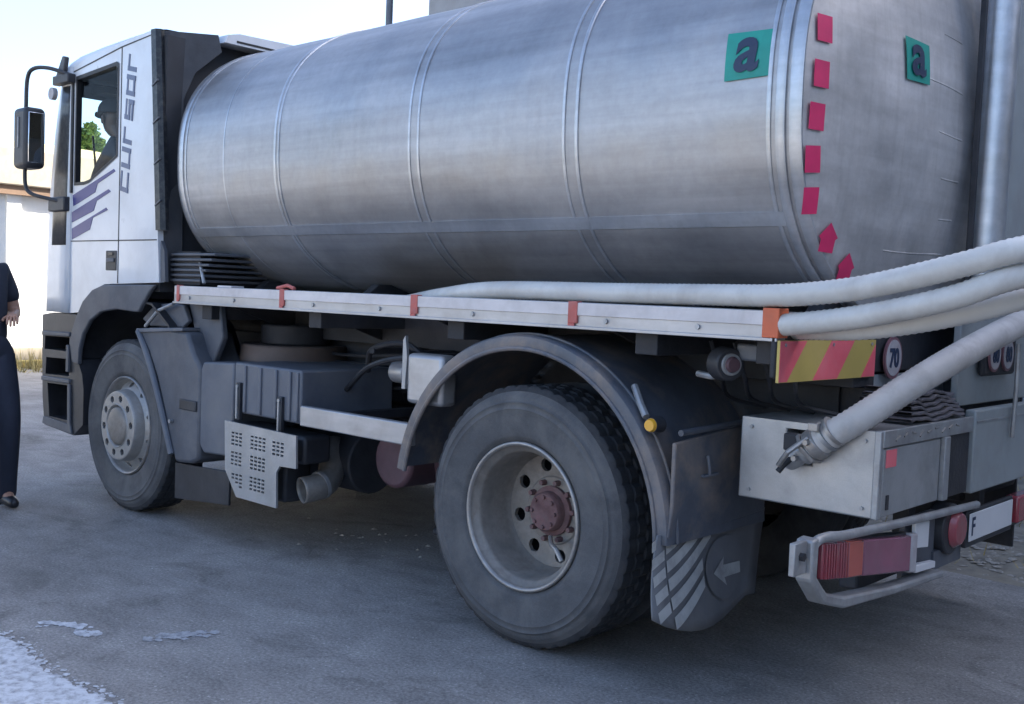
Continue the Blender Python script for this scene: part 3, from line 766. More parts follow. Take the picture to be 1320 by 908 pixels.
for y0, s in ((.62, -1), (my(.62), 1)): # inner twin tyres (their dished face inward)
    t = MB()
    prof = [(.300, .030), (.345, .0), (.455, -.004), (.506, .018), (.53, .034), (.53, .25), (.506, .267), (.455, .289), (.345, .285), (.300, .255)]
    t.latheY([(r, y0+s*d) for r, d in prof], 0, RW, 72)
    o = t.build('inner_wheel', M['tread'], TR, smooth=50)
    for v in o.data.vertices: v.co.z = max(.004, v.co.z)
wheel(0, my(0), -1, 'rear')

# ---- mudguard over the rear wheel
def mudguards():
    for yo, yi, s in ((-.02, .66, 1), (my(-.02), my(.66), -1)):
        C = (0, .53); mb = MB(); rings = []
        a0, a1 = R(172), R(2)
        N = 40
        pts = [( C[0]+.735*math.cos(a0+(a1-a0)*i/N), C[1]+.735*math.sin(a0+(a1-a0)*i/N), a0+(a1-a0)*i/N) for i in range(N+1)]
        for x, z, a in pts:
            ca, sa = math.cos(a), math.sin(a)
            prof = [(0, -.055), (-.004*s, -.03), (0, -.008), (.012*s, .0), (.05*s, .0), (.30*s, .0), (yi-yo, .0), (yi-yo, -.008), (.05*s, -.008), (.018*s, -.010), (.010*s, -.03), (.010*s, -.055)]
            rings.append([(x+ca*d, yo+dy, z+sa*d) for dy, d in prof])
        g = mb.loft(rings).build('rear_mudguard', M['fender'], TR, smooth=40)
        if s < 0: continue
        # raised rim bead
        MB().tube([(x-math.cos(a)*.056, yo, z-math.sin(a)*.056) for x, z, a in pts], .010, 8).build('bead', M['fender'], g)
        MB().tube([(x+math.cos(a)*.002, yo+.055, z+math.sin(a)*.002) for x, z, a in pts], .007, 8).build('ridge', M['fender'], g)
        # vertical rear skirt of the guard
        MB().prism([(-.02, .58), (.0, .70), (.0, .92), (.66, .97), (.66, .60), (.2, .575)], 'x', .715, .733).build('skirt', M['fender'], g, bevel=.006)
        MB().tube([(.738, .02, .955), (.738, .25, .962), (.738, .62, .975)], .012, 8).build('skirt_bar', M['darkgrey'], g)
        MB().tube([(.742, .20, .86), (.750, .20, .82), (.748, .21, .79)], .006, 8).box(.735, .750, .17, .27, .783, .792).build('skirt_hook', M['midgrey'], g)
        # side marker lamp on its arm
        MB().tube([(.50, .06, 1.10), (.56, .02, 1.04), (.60, -.0, 1.0)], .014, 8).build('lamp_arm', M['galv'], g)
        lb = MB().cyl((.640, .03, .975), (.640, -.025, .975), .030, .027, 20).build('side_marker_lamp', M['black'], g)
        # mudflap
        fl = MB(); grid = []
        out = [(-.04, .59, 0), (.715, .60, 0), (.655, .36, .02), (.60, .27, .03), (.42, .20, .05), (.10, .255, .06), (-.09, .33, .05)]
        n = 10
        def edgeL(t): # left edge top to bottom
            return Vector((-.04+(-.12+.04)*t, .59+(.315-.59)*t))
        def edgeR(t):
            return Vector((.715-.10*t**1.5, .60+(.27-.60)*t))
        vs = []
        for j in range(n+1):
            t = j/n
            for i in range(n+1):
                u = i/n; p = edgeL(t).lerp(edgeR(t), u); z = p.y-(.075*math.sin(PI*min(1, u*1.15))**.8)*t-(.02*t if u < .5 else 0)*0
                vs.append((.70+.05*t*t+.02*math.sin(u*5)*t, p.x, z))
        fs = [(j*(n+1)+i, j*(n+1)+i+1, (j+1)*(n+1)+i+1, (j+1)*(n+1)+i) for j in range(n) for i in range(n)]
        f = MB().add(vs, fs).build('mudflap', M['flapgrey'], TR, smooth=60, fix=False)
        so_ = f.modifiers.new('thick', 'SOLIDIFY'); so_.thickness = .008; so_.offset = 0
        def onflap(y, z, d):
            # invert roughly
            t = max(0, min(1, (.595-z)/.30)); u = max(0, min(1, (y-(-.04-.08*t))/(.755+.08*t-.1*t**1.5)))
            t = max(0, min(1, (.595-z)/(.30+.05*math.sin(PI*u))))
            return (.70+.05*t*t+.02*math.sin(u*5)*t+.008+d, y, z)
        # pale swept bars
        def bar_quads(y0, y1, zf, wd, nn):
            mb2 = MB()
            for i in range(nn):
                ya, yb = y0+(y1-y0)*i/nn, y0+(y1-y0)*(i+1)/nn; q = []
                for y, dz in ((ya, 0), (ya, wd), (yb, wd), (yb, 0)): q.append((y, zf(y)+dz))
                if any(math.hypot((y-.40)/.165, (z-.415)/.14) < 1 or z > .586 or y > .70-.3*(.59-z) for y, z in q) or min(z for y, z in q) < .262: continue
                mb2.add([onflap(y, z, .001) for y, z in q], [(0, 1, 2, 3)])
            if mb2.v: mb2.build('flap_bar', M['flappale'], f, smooth=0, fix=False)
        for k in range(6): bar_quads(.0, .62, lambda y, k=k: .262+.064*k+.30*y+.70*y*y, .041, 46)
        for k in range(5): bar_quads(-.085, -.010, lambda y, k=k: .300+.060*k+.35*(y+.07), .036, 3)
        # disc with the arrow
        cy, cz = .385, .415
        dv = [onflap(cy+.145*math.cos(2*PI*i/28), cz+.118*math.sin(2*PI*i/28), .004) for i in range(28)]+[onflap(cy, cz, .004)]
        MB().add(dv, [(i, (i+1) % 28, 28) for i in range(28)]).build('flap_disc', M['flapgrey'], f, smooth=0, fix=False)
        ar = [(.29, .405), (.375, .455), (.368, .425), (.50, .418), (.50, .375), (.372, .378), (.385, .345)]
        MB().add([onflap(y, z, .008) for y, z in ar], [(0, 1, 2), (0, 2, 5), (2, 3, 4, 5), (0, 5, 6)]).build('flap_arrow', M['flappale'], f, smooth=0, fix=False)
mudguards()
def amber_lens():
    MB().cyl((.640, -.025, .975), (.640, -.038, .975), .025, .020, 20).build('amber_lens', M['amber'], TR, smooth=50)
amber_lens()

# ---- cab
def fx(z):
    K = [(1.15, -4.48), (1.35, -4.485), (1.65, -4.475), (2.0, -4.445), (2.35, -4.39), (2.65, -4.315), (2.80, -4.255), (2.90, -4.17)]
    if z <= K[0][0]: return K[0][1]
    for (a, b), (c, d) in zip(K, K[1:]):
        if z <= c: return b+(d-b)*(z-a)/(c-a)
    return K[-1][1]
def rearx(z): return -2.895-(max(0, z-1.42))*.088
def cab():
    side = [(-2.895, 1.415), (-3.57, 1.392), (-3.725, 1.35), (-3.83, 1.29), (-3.93, 1.20), (-4.06, 1.19), (-4.06, 2.78), (-3.9, 2.835), (-3.5, 2.865), (-3.03, 2.893)]
    body = None
    win = [(-4.00, 2.720), (-3.46, 2.750), (-3.435, 2.735), (-3.435, 2.185), (-3.80, 2.045), (-3.87, 2.035), (-4.005, 2.035)]
    for y0, y1 in ((0, .035), (my(.035), my(0))):
        o = MB().prism(side, 'y', y0, y1).build('cab_side', M['white'], TR)
        cut(o, MB().prism(win, 'y', y0-.1, y1+.1))
        if y0 == 0: body = o
        yy = (y0+y1)/2
        MB().add([(p_[0], yy, p_[1]) for p_ in win], [tuple(range(len(win)))]).build('side_window', M['glass'], o)
        # rubber frame: slightly larger ring
        n = len(win); c = Vector((sum(p[0] for p in win)/n, sum(p[1] for p in win)/n)); pro = -.004 if y0 == 0 else my(-.004)
        big = [tuple(c+(Vector(p)-c)*1.028) for p in win]; sml = [tuple(c+(Vector(p)-c)*.965) for p in win]
        sm = MB(); v = []
        ya, yb = (-.005, .03) if y0 == 0 else (my(.03), my(-.005))
        for p in big: v.append((p[0], ya, p[1]))
        for p in sml: v.append((p[0], ya, p[1]))
        for p in sml: v.append((p[0], yb, p[1]))
        fs = [(i, (i+1) % n, n+(i+1) % n, n+i) for i in range(n)]+[(n+i, n+(i+1) % n, 2*n+(i+1) % n, 2*n+i) for i in range(n)]
        sm.add(v, fs).build('window_seal', M['rubberseal'], o, smooth=0)
    # door shut lines, 4 mm grooves built as dark rubber strips set in the joint
    j = MB().box(-3.402, -3.394, -.0025, .01, 1.40, 2.84).box(-4.05, -2.93, -.0025, .01, 1.661, 1.668).prism([(-4.05, 2.770), (-3.402, 2.846), (-2.99, 2.872), (-2.99, 2.866), (-3.402, 2.838), (-4.05, 2.762)], 'y', -.0025, .01)
    j.build('door_joint', M['rubberseal'], TR)
    hd = MB().box(-3.555, -3.415, -.005, .006, 1.478, 1.602).build('door_handle', M['black'], TR, bevel=.01)
    MB().box(-3.535, -3.435, -.014, -.005, 1.53, 1.555).build('handle_grip', M['darkgrey'], hd, bevel=.004)
    MB().box(-3.515, -3.455, -.010, -.005, 1.572, 1.592).build('handle_lock', M['glossblack'], hd, bevel=.003)
    # corner + front loft
    zs = [1.19, 1.25, 1.35, 1.5, 1.65, 1.8, 1.9]
    def corner(z, y1, mirror=False, inner=0.):
        f = fx(z)+inner; pts = [(-4.055, 0+inner)]
        cx_, cy_, rx_, ry_ = -4.30, .13, f+4.30, .13
        pts += [((f+.11-4.055)/2, .002+inner)]
        for k in range(7):
            a = k/6*PI/2; pts.append((f+.11-.11*math.sin(a), .09-(.09-.004-inner)*math.cos(a)))
        pts.append((f-.0, y1))
        P = [(x, y, z) for x, y in pts]
        return [(x, my(y), z) for x, y, z in P] if mirror else P
    for mir in (False, True):
        nm = MB().loft([corner(z, .16, mir) for z in [1.19, 1.3, 1.5, 1.65, 1.8, 2.0, 2.2, 2.4, 2.55, 2.68, 2.80]], cap=False, closed=False).build('corner_pillar', M['white'], TR, smooth=60)
        s_ = nm.modifiers.new('thick', 'SOLIDIFY'); s_.thickness = .02; s_.offset = 1 if mir else -1; s_.offset = 0
    fr = MB().loft([[(fx(z), .16, z), (fx(z)-.015, .6, z), (fx(z)-.02, 1.15, z), (fx(z)-.015, my(.6), z), (fx(z), my(.16), z)] for z in (1.19, 1.35, 1.5, 1.7, 1.95)], cap=False, closed=False).build('front_panel', M['white'], TR, smooth=60)
    fr.modifiers.new('thick', 'SOLIDIFY').thickness = .02
    ws = MB().loft([[(fx(z)+.005, .16, z), (fx(z)-.01, .6, z), (fx(z)-.016, 1.15, z), (fx(z)-.01, my(.6), z), (fx(z)+.005, my(.16), z)] for z in (1.95, 2.2, 2.45, 2.72)], cap=False, closed=False).build('windscreen', M['glass'], TR, smooth=60)
    MB().box(fx(1.95)-.025, fx(1.95)-.002, .2, my(.2), 1.93, 1.955).build('windscreen_seal', M['rubberseal'], ws)
    MB().tube([(-4.46, .5, 1.96), (-4.445, .35, 2.15), (-4.40, .30, 2.42)], .008, 6).build('wiper', M['black'], ws)
    # roof
    rs = []
    for x, zc in ((fx(2.72), 2.72), (-4.24, 2.80), (-4.17, 2.850), (-4.02, 2.878), (-3.7, 2.898), (-3.35, 2.91), (-3.03, 2.915)):
        e = .015+.03*(zc > 2.8)
        base = zc-.055 if zc > 2.75 else zc
        sill = {2.72: 2.70, 2.80: 2.74}.get(zc, 2.775+(x+4.02)*.09+.0)
        rs.append([(x, .0, min(sill, zc)), (x, .0+.002, zc-.05 if zc-.05 > sill else (sill+zc)/2), (x, .03, zc-.012), (x, .09, zc), (x, 1.15, zc+.03), (x, my(.09), zc), (x, my(.03), zc-.012), (x, my(.002), zc-.05 if zc-.05 > sill else (sill+zc)/2), (x, my(0), min(sill, zc))])
    rf = MB().loft(rs, cap=False, closed=False).build('roof', M['white'], TR, smooth=50)
    # header above the windscreen
    MB().box(-4.28, -4.0, .18, my(.18), 2.66, 2.70).build('sun_visor', M['interior'], TR)
    # roof air fairing
    fr2 = MB(); R2 = []
    for x, z in ((-3.45, 2.89), (-3.3, 2.90), (-3.15, 2.915), (-2.9, 2.93), (-2.80, 2.928)):
        R2.append([(x, .34, 2.86), (x, .36, z-.02), (x, .44, z), (x, 1.15, z+.02), (x, my(.44), z), (x, my(.36), z-.02), (x, my(.34), 2.86)])
    fr2.loft(R2).build('roof_fairing', M['white'], TR, smooth=40)
    MB().box(-2.84, -2.796, .42, .75, 2.872, 2.884).build('fairing_slot', M['rubberseal'], TR)
    # rear wall, floor, lining
    MB().box(-3.0, -2.93, .04, my(.04), 1.42, 2.86).build('cab_rear_wall', M['interior'], TR)
    MB().box(-4.38, -2.95, .036, my(.036), 1.36, 1.42).build('cab_floor', M['interior'], TR)
    MB().box(-4.36, -4.05, .05, my(.05), 1.42, 1.98).build('dashboard', M['interior'], TR, bevel=.05)
    MB().box(-4.18, -3.05, .05, my(.05), 2.76, 2.79).build('headlining', M['interior'], TR)
    MB().box(-4.20, -4.17, .10, 1.0, 2.635, 2.74).build('visor_flap', M['interior'], TR, bevel=.006)
    st = MB().box(-3.75, -3.25, .12, .64, 1.68, 1.8).box(-3.35, -3.2, .12, .64, 1.85, 2.45).build('driver_seat', M['seatcloth'], TR, bevel=.04)
    # steering wheel
    sw = [(-4.02+.17*.45*math.cos(a), .50+.2*math.sin(a), 2.02+.2*.9*math.cos(a)*-1*-.5) for a in [2*PI*i/28 for i in range(29)]]
    MB().tube(sw, .012, 8, cap=False).build('steering_wheel', M['interior'], TR)
    # black corner air guide strip, both sides
    for mir in (False, True):
        rings = []
        for z, xa, xb in ((1.64, -4.40, -4.085), (1.9, -4.39, -4.08), (2.1, -4.375, -4.075), (2.35, -4.335, -4.065), (2.55, -4.295, -4.062), (2.68, -4.27, -4.06)):
            pts = []
            for k in range(12):
                x = xa+(xb-xa)*k/11; yb = .002+.055*max(0, (xa+.10-x)/.10)**2
                pts.append((x, yb-.014 if 0 < k < 11 else yb-.004, z))
            rings.append([(x, my(y), zz) for x, y, zz in pts] if mir else pts)
        g = MB().loft(rings, cap=False, closed=False).build('corner_deflector', M['glossblack'], TR, smooth=60)
        g.modifiers.new('thick', 'SOLIDIFY').thickness = .006
    MB().box(-4.062, -4.035, -.012, .0, 1.98, 2.74).build('window_post', M['rubberseal'], TR, bevel=.003)
    # stripes (flat vinyl)
    st = [[(-4.022, 1.893), (-4.036, 1.964), (-3.735, 2.040), (-3.475, 2.106), (-3.454, 2.091), (-3.688, 2.025), (-3.718, 1.972)],
          [(-4.04, 1.787), (-4.043, 1.853), (-3.74, 1.932), (-3.541, 1.984), (-3.51, 1.969), (-3.695, 1.917), (-3.735, 1.855)],
          [(-4.036, 1.675), (-4.039, 1.746), (-3.78, 1.814), (-3.567, 1.87), (-3.546, 1.855), (-3.744, 1.811), (-3.784, 1.737)]]
    for p in st: MB().prism(p, 'y', -.003, .001).build('door_stripe', M['purple'], body, smooth=0)
    # upright lettering, stroke-built italic lower case, read from bottom to top
    G = {'c': [((0, 0), (0, 1)), ((0, 1), (1, 1)), ((0, 0), (1, 0))], 'u': [((0, 1), (0, 0)), ((0, 0), (1, 0)), ((1, 0), (1, 1))],
         'r': [((0, 0), (0, 1)), ((0, 1), (.75, 1))], 's': [((1, 1), (0, 1)), ((0, 1), (0, .52)), ((0, .52), (1, .48)), ((1, .48), (1, 0)), ((1, 0), (0, 0))],
         'o': [((0, 0), (0, 1)), ((0, 1), (1, 1)), ((1, 1), (1, 0)), ((1, 0), (0, 0))]}
    s0 = 1.965; lw, lh, gap = .094, .082, .050
    for i, c in enumerate('cursor'):
        mb = MB()
        for si, (a, b) in enumerate(G[c]):
            a, b = Vector(a), Vector(b); d = b-a; th = .029
            ex = th/2/lw if abs(d.x) > .3 else 0; ey = th/2/lh if abs(d.y) > .3 else 0
            x0, x1 = sorted((a.x, b.x)); z0, z1 = sorted((a.y, b.y))
            if abs(d.y) > .3: q = [(x0-th/2/lw, z0-ey), (x0+th/2/lw, z0-ey), (x0+th/2/lw, z1+ey), (x0-th/2/lw, z1+ey)]
            else: q = [(x0-ex, z0-th/2/lh*.62), (x1+ex, z0-th/2/lh*.62), (x1+ex, z1+th/2/lh*.62), (x0-ex, z1+th/2/lh*.62)]
            P = []
            for u, v in q:
                X = u*lw+v*lh*.22+i*(lw+gap); Z = v*lh    # text frame
                P.append((-3.215-Z-.085*(X/.84-.0)*-1-.085, s0+X))
            mb.prism(P, 'y', -.0025-.0007*si, .001+.0003*si)
        mb.build('cab_letter', M['cabtext'], body, smooth=0)
    return body
cab()

def cab_extras():
    # mirror
    m = MB().tube(spline([(-4.04, -.02, 2.74), (-4.20, -.10, 2.79), (-4.32, -.15, 2.79), (-4.385, -.16, 2.73), (-4.40, -.16, 2.55), (-4.40, -.16, 2.45)]), .013, 10)
    arm = m.build('mirror_arm', M['black'], TR); m = MB()
    m.tube(spline([(-4.40, -.16, 2.2), (-4.395, -.16, 2.04), (-4.35, -.14, 1.975), (-4.22, -.07, 1.94), (-4.10, -.01, 1.915)]), .013, 10)
    arm = m.build('mirror_arm', M['black'], TR)
    h = MB().box(-4.465, -4.265, -.22, -.08, 2.135, 2.535).build('mirror_housing', M['black'], TR, bevel=.035)
    h.modifiers['bevel'].segments = 5
    MB().box(-4.266, -4.258, -.20, -.10, 2.17, 2.50).build('mirror_glass', M['mirrorglass'], h, bevel=.004)
    MB().box(-4.37, -4.36, -.228, -.218, 2.27, 2.47).build('mirror_badge', M['galv'], h, bevel=.003)
    MB().box(-4.25, -4.02, -.055, .0, 2.69, 2.75).prism([(-4.22, 2.74), (-4.10, 2.74), (-4.07, 2.86), (-4.12, 2.87)], 'y', -.05, -.02).build('mirror_bracket', M['black'], TR, bevel=.008)
    MB().cyl((-4.21, -.08, 2.63), (-4.21, -.05, 2.63), .04, seg=18).build('kerb_mirror', M['signwhite'], TR)
    MB().box(-4.30, -4.06, -.05, .0, 1.86, 1.955).build('mirror_bracket', M['black'], TR, bevel=.01)
    # mirror on far side
    MB().tube(spline([(-4.04, my(-.02), 2.74), (-4.38, my(-.15), 2.79), (-4.475, my(-.16), 2.5), (-4.47, my(-.16), 2.04), (-4.10, my(-.01), 1.915)]), .013, 8).build('mirror_arm', M['black'], TR)
    MB().box(-4.535, -4.335, my(-.08), my(-.22), 2.135, 2.535).build('mirror_housing', M['black'], TR, bevel=.035)
    # diagonal black side deflector behind the cab
    a, b = Vector((-3.03, .0)), Vector((-2.82, .33)); d = b-a; nrm = Vector((-d.y, d.x)).normalized()*.02
    def plate(t, z, s): q = a+d*t+nrm*s; return (q.x-.088*max(0, 0), q.y, z)
    out = [(0, 1.43), (0, 2.895), (.95, 2.90), (1.0, 2.80), (.62, 2.665), (.45, 2.5), (.45, 1.43)]
    n = len(out); def_x = lambda z: (2.893-z)*.088
    vs = [(plate(t, z, 0)[0]+def_x(z)*(1 if t < .3 else .3), plate(t, z, 0)[1], z) for t, z in out]+[(plate(t, z, 1)[0]+def_x(z)*(1 if t < .3 else .3), plate(t, z, 1)[1], z) for t, z in out]
    dp = MB().add(vs, [tuple(range(n)), tuple(range(2*n-1, n-1, -1))]+[(i, (i+1) % n, n+(i+1) % n, n+i) for i in range(n)]).build('side_deflector', M['black'], TR)
    rings = [[(rearx(z)-.012, -.008, z), (rearx(z)+.035, -.004, z), (rearx(z)+.055, .02, z), (rearx(z)+.05, .045, z), (rearx(z)-.012, .03, z)] for z in (1.72, 1.9, 2.2, 2.5, 2.895)]
    MB().loft(rings).build('deflector_edge', M['glossblack'], dp, smooth=30)
    for z in (1.86, 2.10, 2.34, 2.56): MB().prism([(rearx(z)-.012, z), (rearx(z)+.05, z+.03), (rearx(z)+.05, z+.04), (rearx(z)-.012, z+.01)], 'y', -.011, .0).build('deflector_clip', M['darkgrey'], dp)
    # lower grey return under it
    MB().prism([(-2.90, 1.42), (-2.90, 1.66), (-2.86, 1.60), (-2.84, 1.42)], 'y', .01, .03).build('cab_return', M['darkgrey'], TR)
    # ribbed bellows between cab and tank
    for k in range(6):
        z = 1.425+k*.030
        MB().box(-2.88, -2.55+.03*k, .06, .62, z, z+.016).build('bellows_rib', M['darkgrey'], TR, bevel=.005)
    MB().box(-2.87, -2.58, .08, .60, 1.41, 1.60).build('bellows_core', M['chassis'], TR)
    MB().tube([(-2.62, .10, 1.56), (-2.55, .07, 1.50), (-2.50, .06, 1.42)], .010, 8).build('bellows_strap', M['galv'], TR)
    # bumper and steps
    bm = [(-4.468, 1.165), (-4.30, 1.185), (-3.93, 1.185), (-3.96, 1.13), (-4.02, 1.06), (-4.02, .90), (-3.93, .89), (-3.86, .80), (-3.835, .70), (-3.835, .47), (-3.965, .385), (-4.415, .41), (-4.45, .60), (-4.468, .9)]
    bo = MB().prism(bm, 'y', .0, .42).build('front_bumper', M['black'], TR, bevel=.012)
    c = MB().prism([(-4.42, 1.02), (-4.05, 1.03), (-4.05, .935), (-4.43, .93)], 'y', -.1, .22)
    c.prism([(-4.40, .875), (-4.04, .885), (-4.05, .77), (-4.41, .76)], 'y', -.1, .22)
    c.prism([(-4.375, .70), (-4.04, .71), (-4.04, .475), (-4.34, .475)], 'y', -.1, .22)
    cut(bo, c)
    for pts in ([(-4.44, 1.055), (-4.02, 1.065), (-4.02, 1.035), (-4.44, 1.025)], [(-4.44, .745), (-4.01, .755), (-4.01, .725), (-4.44, .715)]):
        MB().prism(pts, 'y', -.018, .20).build('step_tread', M['darkgrey'], bo, bevel=.006)
    MB().prism([(-4.04, .72), (-4.005, .72), (-3.99, .44), (-4.035, .46)], 'y', -.016, .0).build('step_frame', M['darkgrey'], bo, bevel=.004)
    MB().prism([(-4.40, .47), (-3.99, .455), (-3.965, .395), (-4.415, .42)], 'y', -.016, .0).build('step_frame', M['darkgrey'], bo, bevel=.004)
    MB().box(-4.06, -4.02, -.02, .0, .80, .98).build('step_hinge', M['darkgrey'], bo, bevel=.005)
    MB().box(-4.47, -4.40, .40, my(.40), .42, 1.16).build('front_bumper', M['black'], TR, bevel=.02)
    MB().prism(bm, 'y', my(.42), my(0)).build('front_bumper', M['black'], TR, bevel=.012)
    # front wheel arch
    for y0, y1 in ((-.012, .32), (my(.32), my(-.012))):
        N = 22; o_ = []; i_ = []
        outer = [(-4.03, 1.00), (-3.995, 1.08), (-3.94, 1.17), (-3.85, 1.275), (-3.72, 1.352), (-3.57, 1.388), (-3.25, 1.396), (-2.93, 1.400), (-2.985, 1.36), (-3.06, 1.29), (-3.115, 1.235)]
        inner = [(-3.16, 1.232), (-3.40, 1.240), (-3.60, 1.215), (-3.74, 1.155), (-3.84, 1.06), (-3.885, .96), (-3.895, .86), (-3.99, .87)]
        MB().prism(outer+inner, 'y', y0, y0+.03 if y0 < 1 else y1).build('front_arch', M['darkgrey'], TR, bevel=.008)
        rg = []
        for q in [(-3.985, .62), (-3.985, .86), (-3.93, 1.05), (-3.80, 1.20), (-3.6, 1.28), (-3.3, 1.30), (-3.0, 1.28), (-2.80, 1.16), (-2.66, .95), (-2.60, .7)]:
            rg.append([(q[0], y0+.02, q[1]), (q[0], y0+.45, q[1]), (q[0]+.012, y0+.45, q[1]+.012), (q[0]+.012, y0+.02, q[1]+.012)] if y0 < 1 else [(q[0], y1-.45, q[1]), (q[0], y1-.02, q[1]), (q[0]+.012, y1-.02, q[1]+.012), (q[0]+.012, y1-.45, q[1]+.012)])
        MB().loft(rg).build('arch_liner', M['black'], TR, smooth=60)
    # rear part of the front mudguard
    rf = [(-3.125, 1.12), (-3.02, 1.145), (-2.80, 1.155), (-2.57, 1.14), (-2.50, 1.02), (-2.42, .95), (-2.42, .43), (-2.50, .40), (-2.67, .385), (-2.715, .47), (-2.80, .66), (-2.90, .86), (-3.0, 1.0)]
    g = MB().prism(rf, 'y', .0, .30).build('front_mudguard', M['darkgrey'], TR, bevel=.02)
    # bulged leading lip
    MB().tube(spline([(-3.115, -.005, 1.12), (-3.0, -.008, .985), (-2.885, -.008, .80), (-2.77, -.008, .58), (-2.70, -.005, .43)]), .020, 10).build('guard_lip', M['midgrey'], g)
    MB().box(-2.62, -2.44, -.012, .0, .70, .76).build('guard_recess', M['black'], g, bevel=.01)
    MB().prism([(-3.13, 1.135), (-2.60, 1.165), (-2.60, 1.145), (-3.13, 1.11)], 'y', -.014, .2).build('guard_top_edge', M['midgrey'], g, bevel=.004)
    MB().cyl((-2.71, -.02, .62), (-2.71, .0, .62), .012, seg=10).build('guard_bolt', M['galv'], g)
    MB().prism([(-2.72, .375), (-2.15, .40), (-2.15, .215), (-2.72, .165)], 'y', .03, .045).build('front_mudflap', M['black'], TR, bevel=.004)
    MB().prism([(-3.20, 1.19), (-3.06, 1.28), (-2.85, 1.30), (-2.72, 1.29), (-2.66, 1.20), (-2.72, 1.16), (-3.1, 1.15)], 'y', .06, .09).build('cab_mount', M['darkgrey'], TR, bevel=.008)
    MB().tube([(-3.08, .02, 1.15), (-2.93, .02, 1.25), (-2.76, .02, 1.295)], .011, 8).build('guard_stay', M['galv'], TR)
    MB().prism([(-2.73, 1.30), (-2.40, 1.31), (-2.36, 1.12), (-2.45, .97), (-2.58, .95)], 'y', .10, .14).build('air_duct', M['darkgrey'], TR, bevel=.01)
cab_extras()

